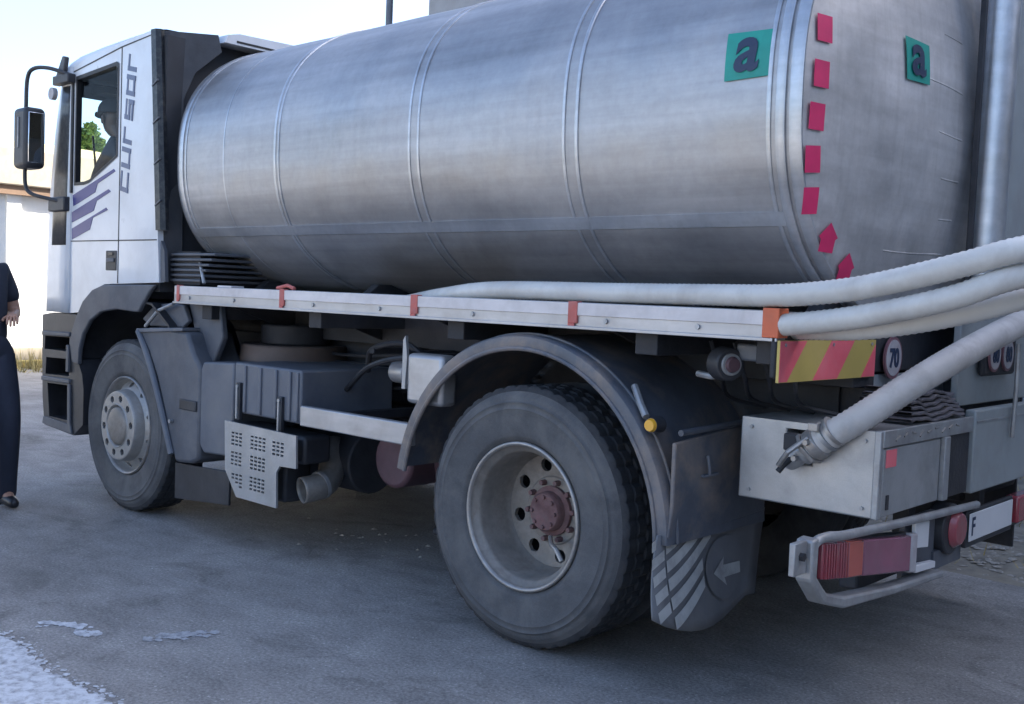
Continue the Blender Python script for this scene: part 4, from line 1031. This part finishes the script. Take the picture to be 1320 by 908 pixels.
# ---- under-frame equipment
def equipment():
    bat = MB().prism([(-2.405, .985), (-2.10, 1.0), (-2.10, .49), (-2.385, .475), (-2.43, .52), (-2.43, .94)], 'y', .01, .62).build('battery_box', M['midgrey'], TR, bevel=.012)
    MB().box(-2.098, -1.50, .015, .62, .735, 1.005).build('battery_cover', M['midgrey'], bat, bevel=.012)
    for x in (-2.00, -1.86, -1.72, -1.60, -1.535): MB().box(x, x+.022, .004, .02, .745, .992).build('cover_rib', M['midgrey'], bat, bevel=.005)
    for x, z0, z1 in ((-2.035, .70, .90), (-1.655, .66, .86)):
        MB().box(x-.018, x+.018, -.004, .02, z0, z1).build('cover_strap', M['black'], bat, bevel=.004)
        MB().cyl((x, -.012, z1-.02), (x, 0, z1-.02), .010, seg=10).box(x-.006, x+.006, -.012, -.004, z0+.01, z1-.03).build('strap_buckle', M['galv'], bat)
    pl = [(-2.112, .692), (-1.469, .684), (-1.462, .520), (-1.60, .515), (-1.628, .478), (-1.621, .297), (-1.985, .297), (-2.098, .43)]
    p = MB().prism(pl, 'y', -.030, -.018).build('perforated_plate', M['boxsteel'], TR)
    c = MB()
    for (x, z, nx, nz) in ((-2.01, .64, 3, 4), (-1.83, .64, 4, 4), (-1.635, .635, 3, 4), (-2.01, .535, 3, 4), (-1.83, .535, 4, 4), (-2.0, .42, 3, 4), (-1.83, .425, 4, 4)):
        for i in range(nx):
            for j in range(nz):
                xx = x-.012+i*.036-.02; zz = z-j*.020
                if x < -1.99 and z < .45 and (j-i > 1): continue
                c.box(xx, xx+.026, -.05, .0, zz-.010, zz)
    cut(p, c)
    MB().prism([(-2.10, .68), (-1.48, .672), (-1.48, .53), (-1.64, .52), (-1.64, .31), (-1.98, .31), (-2.09, .43)], 'y', .03, .20).build('muffler_body', M['black'], TR, bevel=.02)
    MB().cyl((-2.3, .5, .50), (-1.5, .5, .50), .17, seg=28).build('silencer', M['chassis'], TR, bevel=.01)
    ex = MB().tube(spline([(-1.70, .36, .60), (-1.64, .33, .50), (-1.58, .27, .43), (-1.54, .18, .40), (-1.56, .08, .385)], 6), .068, 24, cap=False).build('exhaust_pipe', M['rim'], TR)
    ex.modifiers.new('thick', 'SOLIDIFY').thickness = .006
    MB().cyl((-1.545, .19, .403), (-1.545, .195, .404), .063, seg=20).build('pipe_bore', M['chassis'], ex)
    MB().tube([(-1.545, .20, .407), (-1.545, .18, .402)], .075, 24).build('exhaust_clamp', M['galv'], TR)
    MB().box(-1.478, -.662, -.004, .035, .732, .832).build('side_guard_bar', M['alu'], TR, bevel=.006)
    for x in (-1.40, -.78): MB().box(x, x+.05, .036, .70, .76, .80).build('guard_bracket', M['chassis'], TR)
    # brown drum (air filter) behind
    MB().cyl((-2.30, .55, .985), (-2.30, .55, 1.085), .32, .31, 32).build('air_filter_drum', M['brown'], TR, bevel=.01)
    MB().cyl((-2.30, .55, 1.086), (-2.30, .55, 1.20), .20, seg=32).build('air_filter_lid', M['chassis'], TR, bevel=.01)
    # pale box ahead of the rear wheel
    MB().box(-.725, -.495, .02, .12, .920, 1.145).build('valve_box', M['alu'], TR, bevel=.02)
    MB().prism([(-.765, 1.20), (-.75, 1.22), (-.735, 1.12), (-.745, .98), (-.765, .98)], 'y', .03, .045).build('valve_bracket', M['galv'], TR)
    # maroon air tank and gearing
    MB().cyl((-1.25, .60, .60), (-.58, .60, .60), .15, seg=28).add(*uv_sphere((-.58, .6, .6), .05, .15, .15)).build('air_tank', M['maroon'], TR, smooth=50)
    MB().cyl((-1.0, .64, .93), (-.62, .64, .93), .11, seg=24).build('air_tank', M['maroon'], TR, smooth=50)
    MB().cyl((-1.12, .30, .58), (-1.12, .62, .58), .14, seg=28).build('air_tank', M['maroon'], TR, bevel=.02)
    MB().tube(spline([(-1.5, .3, .9), (-1.2, .22, 1.05), (-.9, .25, 1.1), (-.6, .3, 1.0)]), .014, 8).build('air_hose', M['black'], TR)
    # far side: fuel tank and boxes
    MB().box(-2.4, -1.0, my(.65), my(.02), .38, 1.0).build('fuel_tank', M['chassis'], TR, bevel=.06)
    for xa, xb in ((-2.75, -.65), (.62, 1.2)): MB().box(xa, xb, my(.05), my(.03), .30, 1.28).build('far_side_light_block', M['chassis'], TR)  # unseen panels added to keep light from getting under the truck
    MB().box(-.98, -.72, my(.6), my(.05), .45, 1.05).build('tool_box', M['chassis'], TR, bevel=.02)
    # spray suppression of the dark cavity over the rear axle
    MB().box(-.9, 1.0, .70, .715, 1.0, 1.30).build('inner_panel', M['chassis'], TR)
    MB().box(.70, 1.2, my(.75), my(.05), .6, 1.1).build('tool_box', M['chassis'], TR, bevel=.02)
    # rear reflective lamp in the shadows
    l = MB().cyl((.80, .16, 1.205), (.86, .13, 1.205), .062, .058, 24).build('round_lamp_housing', M['black'], TR, bevel=.006)
    MB().cyl((.86, .13, 1.205), (.868, .126, 1.205), .040, .038, 24).build('lamp_ring', M['galv'], l)
    MB().cyl((.868, .126, 1.205), (.880, .12, 1.205), .029, .024, 24).build('lamp_lens', M['maroon'], l)
    MB().tube([(.70, .17, 1.16), (.76, .16, 1.155), (.80, .16, 1.16)], .012, 8).build('lamp_stay', M['galv'], TR)
equipment()
def clutter():
    rnd = random.Random(12)
    for k in range(5):
        z = .90+.045*k; MB().tube(spline([(-2.6, .66, z), (-1.9, .66-.02*k, z-.03), (-1.2, .66, z+.01), (-.5, .67, z)], 6), .010, 6).build('air_line', M['black'], TR)
    for x, y, z in ((-.95, .35, 1.05), (-1.15, .33, 1.02)):
        MB().cyl((x, y, z), (x+.10, y, z), .055, seg=18).build('brake_valve', M['alu'], TR, bevel=.006)
    for x in (-1.30, -1.05, -.85): MB().box(x, x+.035, .28, .66, 1.10, 1.13).build('cross_bracket', M['chassis'], TR, bevel=.004)
    MB().tube(spline([(-1.45, .40, 1.0), (-1.30, .30, 1.12), (-1.10, .34, 1.16), (-.95, .36, 1.08)], 8), .016, 8).build('air_hose', M['black'], TR)
    MB().tube(spline([(-.9, .30, 1.0), (-.82, .22, .85), (-.80, .30, .70), (-.95, .42, .60)], 8), .014, 8).build('air_hose', M['black'], TR)
    MB().cyl((-.35, .72, .50), (-.35, .90, .50), .085, seg=20).build('brake_chamber', M['chassis'], TR, bevel=.01)
    MB().cyl((-1.0, .50, .22), (-.60, .50, .22), .02, seg=10).build('torque_rod', M['chassis'], TR)
    for x in (.70, .80, .90, 1.0): MB().tube(spline([(x, .25, 1.28), (x+.02, .30, 1.15), (x-.03, .45, 1.06), (x+.05, .6, 1.02)], 6), .009, 6).build('cable', M['black'], TR)
    MB().box(.86, 1.06, .16, .24, 1.22, 1.28).build('junction_box', M['midgrey'], TR, bevel=.008)
    for x in (-2.55, -2.1, -1.4, -.9, -.3, .4, .8): MB().cyl((x, -.008, 1.335), (x, .0, 1.335), .010, seg=6).build('rail_bolt', M['galv'], TR)
    for x, z in ((.86, .745), (.86, .975), (1.29, .745), (1.29, .975)): MB().cyl((x, .292, z), (x, .30, z), .007, seg=8).build('locker_rivet', M['galv'], TR)
clutter()

# ---- rear end
def rear():
    # reflective rear board with red / yellow diagonals
    bd = MB().box(1.108, 1.118, -.005, .737, 1.166, 1.305).build('rear_marker_board', M['markyel'], TR, smooth=0)
    z0, z1 = 1.168, 1.303; H = z1-z0; sl = .13
    for a, b in ((-.20, .05), (.235, .42), (.62, .80)):
        P = [(a, z0), (b, z0), (b+sl, z1), (a+sl, z1)]
        # clip to board
        def clip(poly, lo, hi):
            for lim, sg in ((lo, 1), (hi, -1)):
                out = []
                for i in range(len(poly)):
                    p, q = poly[i], poly[(i+1) % len(poly)]; ip, iq = sg*(p[0]-lim) >= 0, sg*(q[0]-lim) >= 0
                    if ip: out.append(p)
                    if ip != iq: t = (lim-p[0])/(q[0]-p[0]); out.append((lim, p[1]+t*(q[1]-p[1])))
                poly = out
            return poly
        P = clip(P, -.003, .735)
        if len(P) > 2: MB().prism(P, 'x', 1.117, 1.1195).build('red_diagonal', M['markred'], bd, smooth=0)
    for y in (.03, .38, .70): MB().cyl((1.117, y, 1.29), (1.122, y, 1.29), .006, seg=10).build('board_screw', M['galv'], bd)
    MB().box(1.085, 1.106, -.01, 1.9, 1.18, 1.36).build('rear_beam', M['chassis'], TR, bevel=.006)
    # speed discs
    def disc(cy, cz, x, txt, r=.085):
        d = MB().cyl((x, cy, cz), (x+.008, cy, cz), r, seg=36).build('speed_disc', M['signred'], TR)
        MB().cyl((x+.008, cy, cz), (x+.010, cy, cz), r*.86, seg=36).build('disc_face', M['signwhite'], d)
        text_on(txt, lambda u, v, e: (x+.012+e, cy+u, cz+v), 'disc_number', M['navy'], d, r*1.05, r*.95, .03, .002)
    disc(.885, 1.235, 1.12, '70', .082)
    disc(1.50, 1.250, 1.30, '80', .072); disc(1.665, 1.25, 1.30, '80', .072)
    MB().box(1.27, 1.298, 1.40, 1.80, 1.16, 1.33).build('disc_bracket', M['chassis'], TR, bevel=.02)
    # back panels between tank and boxes
    MB().box(1.09, 1.10, .78, 2.2, 1.00, 1.17).build('rear_apron', M['panelsteel'], TR)
    MB().box(1.23, 1.26, 1.22, 2.2, 1.04, 1.50).build('rear_upper_panel', M['panelsteel'], TR, bevel=.005)
    # steel locker with valve recess
    bx = MB().box(.815, 1.335, .30, 1.16, .712, 1.010).build('steel_locker', M['boxsteel'], TR, bevel=.006)
    cut(bx, MB().box(1.00, 1.10, .2, .42, .865, .985))
    MB().box(1.005, 1.095, .38, .40, .87, .98).build('recess_back', M['chassis'], bx)
    MB().box(1.322, 1.346, .296, .325, .712, 1.012).build('locker_edge', M['galv'], bx, bevel=.004)
    tp = MB().box(1.336, 1.352, .31, 1.155, .955, 1.015).build('locker_top_strip', M['galv'], bx, bevel=.004)
    for k in range(9): MB().tube([(1.353, .40+.07*k, .975+.01*(k % 3)), (1.354, .43+.07*k, .99+.006*(k % 2))], .004, 6).build('strip_scrape', M['rimedge'], bx)
    MB().box(1.336, 1.345, .33, .835, .718, .950).build('locker_door', M['boxsteel'], bx, bevel=.004)
    MB().box(1.345, 1.347, .345, .43, .885, .945).build('red_sticker', M['markred'], bx, smooth=0)
    MB().box(1.345, 1.349, .36, .38, .74, .79).build('door_catch', M['chassis'], bx)
    MB().box(1.337, 1.36, .85, .90, .715, .955).build('locker_post', M['galv'], bx, bevel=.004)
    MB().box(1.336, 1.338, .90, 1.155, .715, .955).build('locker_gap_shade', M['chassis'], bx)  # dark sheet stands in for the shaded gap beside the door
    # big grey panel to the right
    MB().box(1.30, 1.345, 1.20, 2.25, .70, 1.035).build('rear_panel', M['panelsteel'], TR, bevel=.008)
    MB().box(1.345, 1.349, 1.21, 2.24, .985, .992).build('panel_fold', M['galv'], TR)
    MB().tube([(1.36, 1.62, 1.30), (1.362, 1.62, 1.10), (1.365, 1.60, .98), (1.36, 1.61, .90)], .010, 8).build('pull_cord', M['galv'], TR)
    # lamp carrier with guard
    X = 1.34
    bar = MB().tube(spline([(X-.02, -.165, .60), (X, -.165, .665), (X+.005, -.14, .705), (X+.01, -.07, .712), (X+.01, .05, .700), (X+.01, .441, .682), (X+.005, 1.27, .650)], 6), .0155, 12).build('lamp_guard', M['galv'], TR)
    lo = MB().prism([(-.185, .715), (-.14, .72), (-.145, .60), (-.07, .535), (.06, .50), (.45, .463), (.92, .440), (.92, .415), (.45, .435), (.06, .462), (-.09, .505), (-.18, .59)], 'x', X-.04, X+.018).build('guard_frame', M['galv'], bar, bevel=.008)
    MB().box(X-.02, X+.0, -.262, -.186, .615, .715).build('guard_bracket', M['galv'], bar, bevel=.003)
    MB().cyl((X, -.225, .672), (X+.012, -.225, .672), .014, seg=6).build('bracket_bolt', M['chassis'], bar)
    # housing and lenses (tilted a touch, like the carrier)
    def lens(y0, y1, name, m, x1=.012, t=.0):
        zt = lambda y: .700-.085*(y+.09)/.7*.9; zb = lambda y: .572-.090*(y+.09)/.7
        P = [(y0, zb(y0)+t), (y1, zb(y1)+t), (y1, zt(y1)-t), (y0, zt(y0)-t)]
        return MB().prism(P, 'x', X-.05, X+x1).build(name, m, TR, bevel=.006)
    hs = lens(-.115, .66, 'lamp_housing', M['black'], -.012)
    lens(-.085, .02, 'tail_lens', M['lensred'], .004, .006)
    lens(.024, .075, 'tail_lens', M['lensred'], .008, .006)
    lens(.079, .20, 'tail_lens', M['lensorange'], .010, .006)
    lens(.204, .60, 'tail_lens', M['lenspurple'], .010, .006)
    rb = MB()
    for k in range(9):
        yy = -.075+.018*k+(.012 if k > 4 else 0); zt_, zb_ = .690-.109*(yy+.09), .580-.128*(yy+.09); rb.prism([(yy, zb_), (yy+.006, zb_), (yy+.006, zt_), (yy, zt_)], 'x', X+.003, X+.0125)
    rr_ = rb.build('lens_ribbing', M['lensred'], TR, bevel=.0015); rr_['kind'] = 'stuff'
    lens(.605, .665, 'lens_end', M['signwhite'], .008, .0)
    MB().prism([(.67, .655), (.80, .645), (.80, .545), (.67, .56)], 'x', X-.02, X-.004).prism([(.67, .50), (.86, .485), (.86, .46), (.67, .47)], 'x', X-.02, X+.004).build('white_bracket', M['platewhite'], TR, bevel=.003)
    MB().box(X-.06, X-.04, .66, .95, .44, .66).build('lamp_backing', M['darkgrey'], TR)
    l2 = MB().cyl((X-.08, 1.06, .575), (X-.01, 1.06, .575), .105, .10, 28).build('round_tail_lamp', M['black'], TR, bevel=.006)
    MB().cyl((X-.01, 1.085, .575), (X+.016, 1.085, .575), .078, .06, 28).build('round_lens', M['lensred'], l2, bevel=.004)
    MB().box(X-.06, X-.03, .93, 1.22, .43, .50).build('lamp_shelf', M['darkgrey'], TR)
    pl = MB().box(X+.0, X+.006, 1.205, 1.73, .505, .618).build('number_plate', M['platewhite'], TR, bevel=.003)
    text_on('F', lambda u, v, e: (X+.0075+e, 1.245+u, .565+v), 'plate_letter', M['navy'], pl, .036, .075, .02, .001)
    MB().box(X-.02, X-.002, 1.19, 1.75, .48, .63).build('plate_holder', M['black'], TR, bevel=.004)
    # far tail lamp
    MB().box(X-.05, X+.01, 1.8, 2.35, .50, .62).build('tail_lens', M['lensred'], TR, bevel=.01)
    # underrun beam
    MB().box(1.22, 1.29, .3, 2.2, .46, .56).build('underrun_beam', M['chassis'], TR, bevel=.01)
    for y in (.74, 1.5): MB().box(1.22, 1.28, y, y+.06, .56, .86).build('underrun_post', M['chassis'], TR)
rear()

# ================================================================== hoses (they only lie on the truck)
def hose(pts, r, m, label, z=None):
    o = MB().tube(spline(pts, 14), r, 20, ribs=.0105, ribd=.065).build('suction_hose', m, smooth=80, fix=False)
    return tag(o, label, 'hose', 'ribbed suction hoses on the truck')
hose([(-1.3, .30, 1.33), (-.95, .20, 1.362), (-.60, .12, 1.405), (-.25, .09, 1.438), (.4, .06, 1.443), (.8, .04, 1.447), (1.1, .01, 1.452), (1.33, .0, 1.475), (1.50, .0, 1.510), (1.68, .02, 1.560), (1.83, .10, 1.612), (2.02, .42, 1.67), (2.10, .95, 1.70), (2.0, 1.6, 1.69), (1.6, 2.15, 1.60), (1.1, 2.25, 1.45)], .0385, M['hose'],
     'uppermost pale grey ribbed hose lying along the top of the side rail')
hose([(.72, .12, 1.345), (.95, .10, 1.345), (1.13, .02, 1.358), (1.33, .0, 1.385), (1.50, .0, 1.420), (1.66, .02, 1.465), (1.81, .10, 1.530), (2.0, .42, 1.585), (2.08, .95, 1.61), (1.98, 1.6, 1.60), (1.58, 2.1, 1.50)], .0375, M['hose'],
     'middle pale grey ribbed hose starting beside the orange tape at the rail end')
hose([(.9, .2, 1.340), (1.15, .10, 1.345), (1.35, .08, 1.355), (1.52, .10, 1.385), (1.68, .16, 1.430), (1.80, .25, 1.475), (1.97, .5, 1.52), (2.05, .98, 1.54), (1.95, 1.6, 1.53), (1.55, 2.05, 1.44)], .036, M['hose'],
     'lowest of the three bundled hoses, half hidden under the middle one')
dd = hose([(1.115, .262, .935), (1.16, .262, .968), (1.26, .30, 1.045), (1.40, .54, 1.205), (1.47, .90, 1.325), (1.50, 1.20, 1.395), (1.50, 1.65, 1.47), (1.44, 2.0, 1.48)], .050, M['hose2'],
     'thick dusty hose slanting down to the metal coupling on the steel locker')
def coupling():
    ax = Vector((-.75, -.02, -.62)).normalized(); p0 = Vector((1.14, .262, .955))
    c = MB().tube([p0+ax*-.01, p0+ax*.03], .057, 24).build('hose_coupling', M['rimedge'], bevel=.006)
    tag(c, 'shiny metal cam coupling joining the thick hose to the locker outlet', 'coupling')
    MB().tube([p0+ax*.03, p0+ax*.075], [.046, .046], 24).build('collar', M['galv'], c, bevel=.004)
    MB().tube([p0+ax*-.045, p0+ax*-.030], .056, 24).build('hose_clip', M['galv'], c)
    MB().tube([p0+ax*.07, p0+ax*.12, Vector((1.045, .30, .915)), Vector((1.045, .37, .915))], .034, 16).build('outlet_stub', M['galv'], c)
    MB().tube([p0+ax*.02+Vector((0, -.05, .03)), p0+ax*.09+Vector((0, -.085, .02)), p0+ax*.14+Vector((-.0, -.07, .0))], .010, 8).build('cam_lever', M['rimedge'], c)
    MB().tube([Vector((1.06, .25, .90)), Vector((1.035, .22, .865)), Vector((1.02, .21, .84))], .011, 8).build('cam_lever', M['chassis'], c)
    MB().tube([p0+ax*-.075, p0+ax*-.062], .0555, 24).build('hose_clip', M['rimedge'], c)
    q0 = p0+ax*-.04+Vector((-.02, -.062, .03)); MB().box(q0.x-.018, q0.x+.018, q0.y-.012, q0.y+.006, q0.z-.012, q0.z+.016).build('clip_screw', M['rimedge'], c, bevel=.003)
    for sg in (-1, 1):
        b0 = p0+ax*.045+Vector((.02*sg, -.052, .03*sg)); MB().cyl(b0, b0+Vector((0, -.02, 0)), .012, .010, 6).build('coupling_bolt', M['rimedge'], c)
    MB().tube([p0+ax*.035, p0+ax*.05], .064, 6).build('union_nut', M['rimedge'], c, bevel=.003)
    MB().box(1.02, 1.075, .235, .28, .915, .975).build('cam_block', M['chassis'], c, bevel=.006)
coupling()
def folded():
    t = thing('folded_lay_flat_hose', (1.2, .85, 1.015), 'dark folded lay-flat hose heaped on top of the steel locker', 'hose')
    for k in range(6):
        z = 1.018+k*.017; pts = []; n = 24
        y0, y1 = .60+.02*k, 1.13+.015*(k % 2); vs = []
        for x in (1.10, 1.325-.010*k):
            for s in (0, 1):
                for i in range(n+1):
                    y = y0+(y1-y0)*i/n; vs.append((x, y, z+.007*math.sin(i*.42+k*.35)+.003*math.sin(i*1.1+k*1.3)+(.012 if s else 0)-.004*k*(i/n-.5)))
        m_ = n+1; fs = []
        for i in range(n):
            a, b, c, d = i, m_+i, 2*m_+i, 3*m_+i
            fs += [(a, a+1, b+1, b), (c, d, d+1, c+1), (b, b+1, d+1, d), (a, c, c+1, a+1)]
        MB().add(vs, fs).build('fold', M['cloth'], t, smooth=60, bevel=.003)
folded()

# ================================================================== people
def skin_obj(name, nodes, edges, m, parent=None, root=0, sub=2):
    """nodes: list of (co, radius)"""
    me = bpy.data.meshes.new(name); me.from_pydata([n[0] for n in nodes], edges, []); o = bpy.data.objects.new(name, me); COL.objects.link(o)
    me.materials.append(m)
    sk = o.modifiers.new('skin', 'SKIN'); sk.use_smooth_shade = True
    for i, n in enumerate(nodes):
        r = n[1]; me.skin_vertices[0].data[i].radius = (r, r) if not isinstance(r, tuple) else r
        me.skin_vertices[0].data[i].use_root = (i == root)
    sb = o.modifiers.new('sub', 'SUBSURF'); sb.levels = sub; sb.render_levels = sub
    bpy.context.view_layer.update(); dg = bpy.context.evaluated_depsgraph_get()
    nm = bpy.data.meshes.new_from_object(o.evaluated_get(dg)); o.modifiers.clear(); o.data = nm
    if not nm.materials: nm.materials.append(m)
    place(o, parent)
    return o

def person(loc, J, label, mats, yaw=0, cap=None, hair=True):
    """J: joints in the person's frame (x forward, y left, z up)"""
    c, s = math.cos(yaw), math.sin(yaw); L = Vector(loc)
    T = lambda p: (L.x+c*p[0]-s*p[1], L.y+s*p[0]+c*p[1], L.z+p[2])
    t = thing('person', loc, label, 'person')
    N = []; E = []; idx = {}
    def node(k, p, r): idx[k] = len(N); N.append((T(p), r))
    def chain(*ks): E.extend((idx[a], idx[b]) for a, b in zip(ks, ks[1:]))
    node('pel', J['pel'], .13); node('chest', J['chest'], .145); node('neckb', J['neckb'], .07)
    hd = Vector(J['head'])
    node('neck', tuple(Vector(J['neckb']).lerp(hd, .45)), .055); node('headl', tuple(hd+Vector((.01, 0, -.05))), .07); node('headm', tuple(hd+Vector((0, 0, .03))), .092); node('headt', tuple(hd+Vector((-.01, 0, .10))), .062)
    chain('pel', 'chest', 'neckb', 'neck', 'headl', 'headm', 'headt')
    for sd in ('l', 'r'):
        for k, r in (('sh', .062), ('el', .045), ('wr', .028)): node(k+sd, J[k+sd], r)
        chain('chest', 'sh'+sd, 'el'+sd, 'wr'+sd)
        wr = Vector(J['wr'+sd]); d = (wr-Vector(J['el'+sd])).normalized(); side = Vector((0, 0, 1)).cross(d); side = side.normalized() if side.length > .1 else Vector((1, 0, 0))
        nrm = d.cross(side).normalized()
        node('pa'+sd, tuple(wr+d*.045), .030); node('pb'+sd, tuple(wr+d*.085), .030); chain('wr'+sd, 'pa'+sd, 'pb'+sd)
        for k, (off, ln) in enumerate(((-.028, .060), (-.010, .075), (.010, .070), (.027, .055))):
            a = wr+d*.095+side*off; b = a+(d*.8-nrm*.5).normalized()*ln*.5; e = b+(d*.35-nrm*.9).normalized()*ln*.5
            for q, (pp, rr) in enumerate(((a, .0095), (b, .0085), (e, .0075))): node(f'f{sd}{k}{q}', tuple(pp), rr)
            chain('pb'+sd, f'f{sd}{k}0', f'f{sd}{k}1', f'f{sd}{k}2')
        a = wr+d*.035+side*-.03; b = a+(d*.6-side*.6-nrm*.3)*.04; e = b+(d*.8-nrm*.4)*.03
        for q, (pp, rr) in enumerate(((a, .012), (b, .010), (e, .009))): node(f'th{sd}{q}', tuple(pp), rr)
        chain('pa'+sd, f'th{sd}0', f'th{sd}1', f'th{sd}2')
        for k, r in (('hip', .095), ('kn', .062), ('an', .04)): node(k+sd, J[k+sd], r)
        node('toe'+sd, tuple(Vector(J['an'+sd])+Vector((.13, 0, -.06))), .03)
        chain('pel', 'hip'+sd, 'kn'+sd, 'an'+sd, 'toe'+sd)
    body = skin_obj('body', N, E, mats['skin'], t, 0)
    # facial features
    hw = Vector(T(tuple(hd))); fw = Vector((c, s, 0)); sd_ = Vector((-s, c, 0))
    ft = MB()
    ft.tube([hw+fw*.085+Vector((0, 0, .045)), hw+fw*.115+Vector((0, 0, .0)), hw+fw*.09+Vector((0, 0, -.01))], [.009, .016, .010], 8)
    for q in (-1, 1): ft.add(*uv_sphere(tuple(hw+sd_*.088*q+fw*-.005+Vector((0, 0, .01))), .016, .010, .03, 8, 10))
    ft.tube([hw+fw*.082+sd_*.025+Vector((0, 0, -.045)), hw+fw*.092+Vector((0, 0, -.043)), hw+fw*.082-sd_*.025+Vector((0, 0, -.045))], .007, 8)
    ft.build('face', mats['skin'], t)
    ey = MB()
    for q in (-1, 1): ey.add(*uv_sphere(tuple(hw+sd_*.034*q+fw*.078+Vector((0, 0, .035))), .012, .012, .009, 8, 10))
    ey.build('eyes', M['platewhite'], t)
    # hair
    if hair:
        v, f = uv_sphere((0, 0, 0), .112, .102, .115)
        v2 = [(hw.x+a*c-b*s-.012*c, hw.y+a*s+b*c-.012*s, hw.z+.045+max(d, -.03 if a < 0 else .035)) for a, b, d in v]
        MB().add(v2, f).build('hair', M['hair'], t)
    if cap:
        v, f = uv_sphere((0, 0, 0), .118, .108, .10)
        v2 = [(hw.x+a*c-b*s, hw.y+a*s+b*c, hw.z+.065+max(d, -.01)) for a, b, d in v]
        cp = MB().add(v2, f).build('cap', M['capcloth'], t)
        pk = []
        for z in (.058, .066):
            pk += [tuple(hw+fw*(.08+.10*math.cos(a))+sd_*(.09*math.sin(a))+Vector((0, 0, z-.02*math.cos(a)))) for a in [-PI/2+PI*i/10 for i in range(11)]]
        MB().loft([pk[:11], pk[11:]]).build('cap_peak', M['capcloth'], cp)
    # clothing grown round the same skeleton
    S_ = []; SE = []
    def sn(k, r): S_.append((T(J[k]) if isinstance(k, str) else T(k), r)); return len(S_)-1
    w00 = sn(tuple(Vector(J['pel'])+Vector((0, 0, -.05))), .165); w0 = sn(tuple(Vector(J['pel'])+Vector((0, 0, .06))), .17); SE += [(w00, w0)]; ch_ = sn('chest', (.20, .15)); nb = sn(tuple(Vector(J['neckb'])+Vector((0, 0, -.03))), .085); SE += [(w0, ch_), (ch_, nb)]
    for sd in ('l', 'r'):
        a = sn('sh'+sd, .082); e = sn(tuple(Vector(J['sh'+sd]).lerp(Vector(J['el'+sd]), mats.get('sleeve', .85))), .066); SE += [(ch_, a), (a, e)]
        if mats.get('sleeve', .85) > .99: g = sn(tuple(Vector(J['el'+sd]).lerp(Vector(J['wr'+sd]), .88)), .048); SE += [(e, g)]
    skin_obj('shirt', S_, SE, mats['shirt'], t, 0)
    P_ = []; PE = []
    def pn(p, r): P_.append((T(p), r)); return len(P_)-1
    w1 = pn(tuple(Vector(J['pel'])+Vector((0, 0, .12))), .14); w0 = pn(tuple(Vector(J['pel'])+Vector((0, 0, .0))), .145); PE += [(w1, w0)]
    for sd in ('l', 'r'):
        h = pn(J['hip'+sd], .118); mid = pn(tuple(Vector(J['hip'+sd]).lerp(Vector(J['kn'+sd]), .5)), .105); k = pn(J['kn'+sd], .082); an = pn(tuple(Vector(J['kn'+sd]).lerp(Vector(J['an'+sd]), 1.0)), .074); an2 = pn(tuple(Vector(J['kn'+sd]).lerp(Vector(J['an'+sd]), 1.13)), .08); PE += [(w0, h), (h, mid), (mid, k), (k, an), (an, an2)]
    skin_obj('trousers', P_, PE, mats['trousers'], t, 0)
    for sd in ('l', 'r'):
        a = Vector(J['an'+sd]); n = [(T(tuple(a+Vector((-.045, 0, -.045)))), .042), (T(tuple(a+Vector((.05, 0, -.045)))), .043), (T(tuple(a+Vector((.13, 0, -.055)))), .037), (T(tuple(a+Vector((.18, 0, -.062)))), .026), (T(tuple(a+Vector((-.01, 0, .03)))), .05)]
        o = skin_obj('shoe', n, [(0, 1), (1, 2), (2, 3), (0, 4)], M['shoe'], t, 0)
        if J['an'+sd][2] < .2:
            for v in o.data.vertices: v.co.z = max(L.z+.002, v.co.z)
    return t

person((-3.93, -.60, 0), dict(pel=(-.03, 0, .99), chest=(-.19, 0, 1.31), neckb=(-.23, 0, 1.50), head=(-.18, 0, 1.66),
    shl=(-.19, .19, 1.44), ell=(-.14, .25, 1.18), wrl=(.02, .18, 1.17), shr=(-.20, -.19, 1.44), elr=(-.19, -.27, 1.18), wrr=(-.02, -.22, 1.18),
    hipl=(.02, .09, .90), knl=(.16, .10, .52), anl=(.10, .11, .095), hipr=(.03, -.09, .90), knr=(.21, -.10, .58), anr=(.26, -.11, .095)),
    'person in dark navy clothes and black shoes standing beside the cab, half out of frame', dict(skin=M['skin'], shirt=M['navycloth'], trousers=M['navycloth2'], sleeve=.8), yaw=0)
person((-3.60, .25, 1.36), dict(pel=(.10, 0, .46), chest=(.16, -.02, .80), neckb=(.22, .0, .97), head=(.32, .03, 1.10),
    shl=(.12, .13, .92), ell=(.26, .16, .68), wrl=(.38, .10, .66), shr=(.14, -.19, .92), elr=(.30, -.20, .70), wrr=(.42, -.16, .68),
    hipl=(.16, .08, .46), knl=(.42, .10, .42), anl=(.44, .10, .12), hipr=(.16, -.12, .46), knr=(.42, -.14, .42), anr=(.44, -.14, .12)),
    'driver in a dark peaked cap sitting at the cab window facing forwards', dict(skin=M['skin_shaded'], shirt=M['navycloth'], trousers=M['navycloth2'], sleeve=1.0), yaw=PI, cap=True, hair=False)
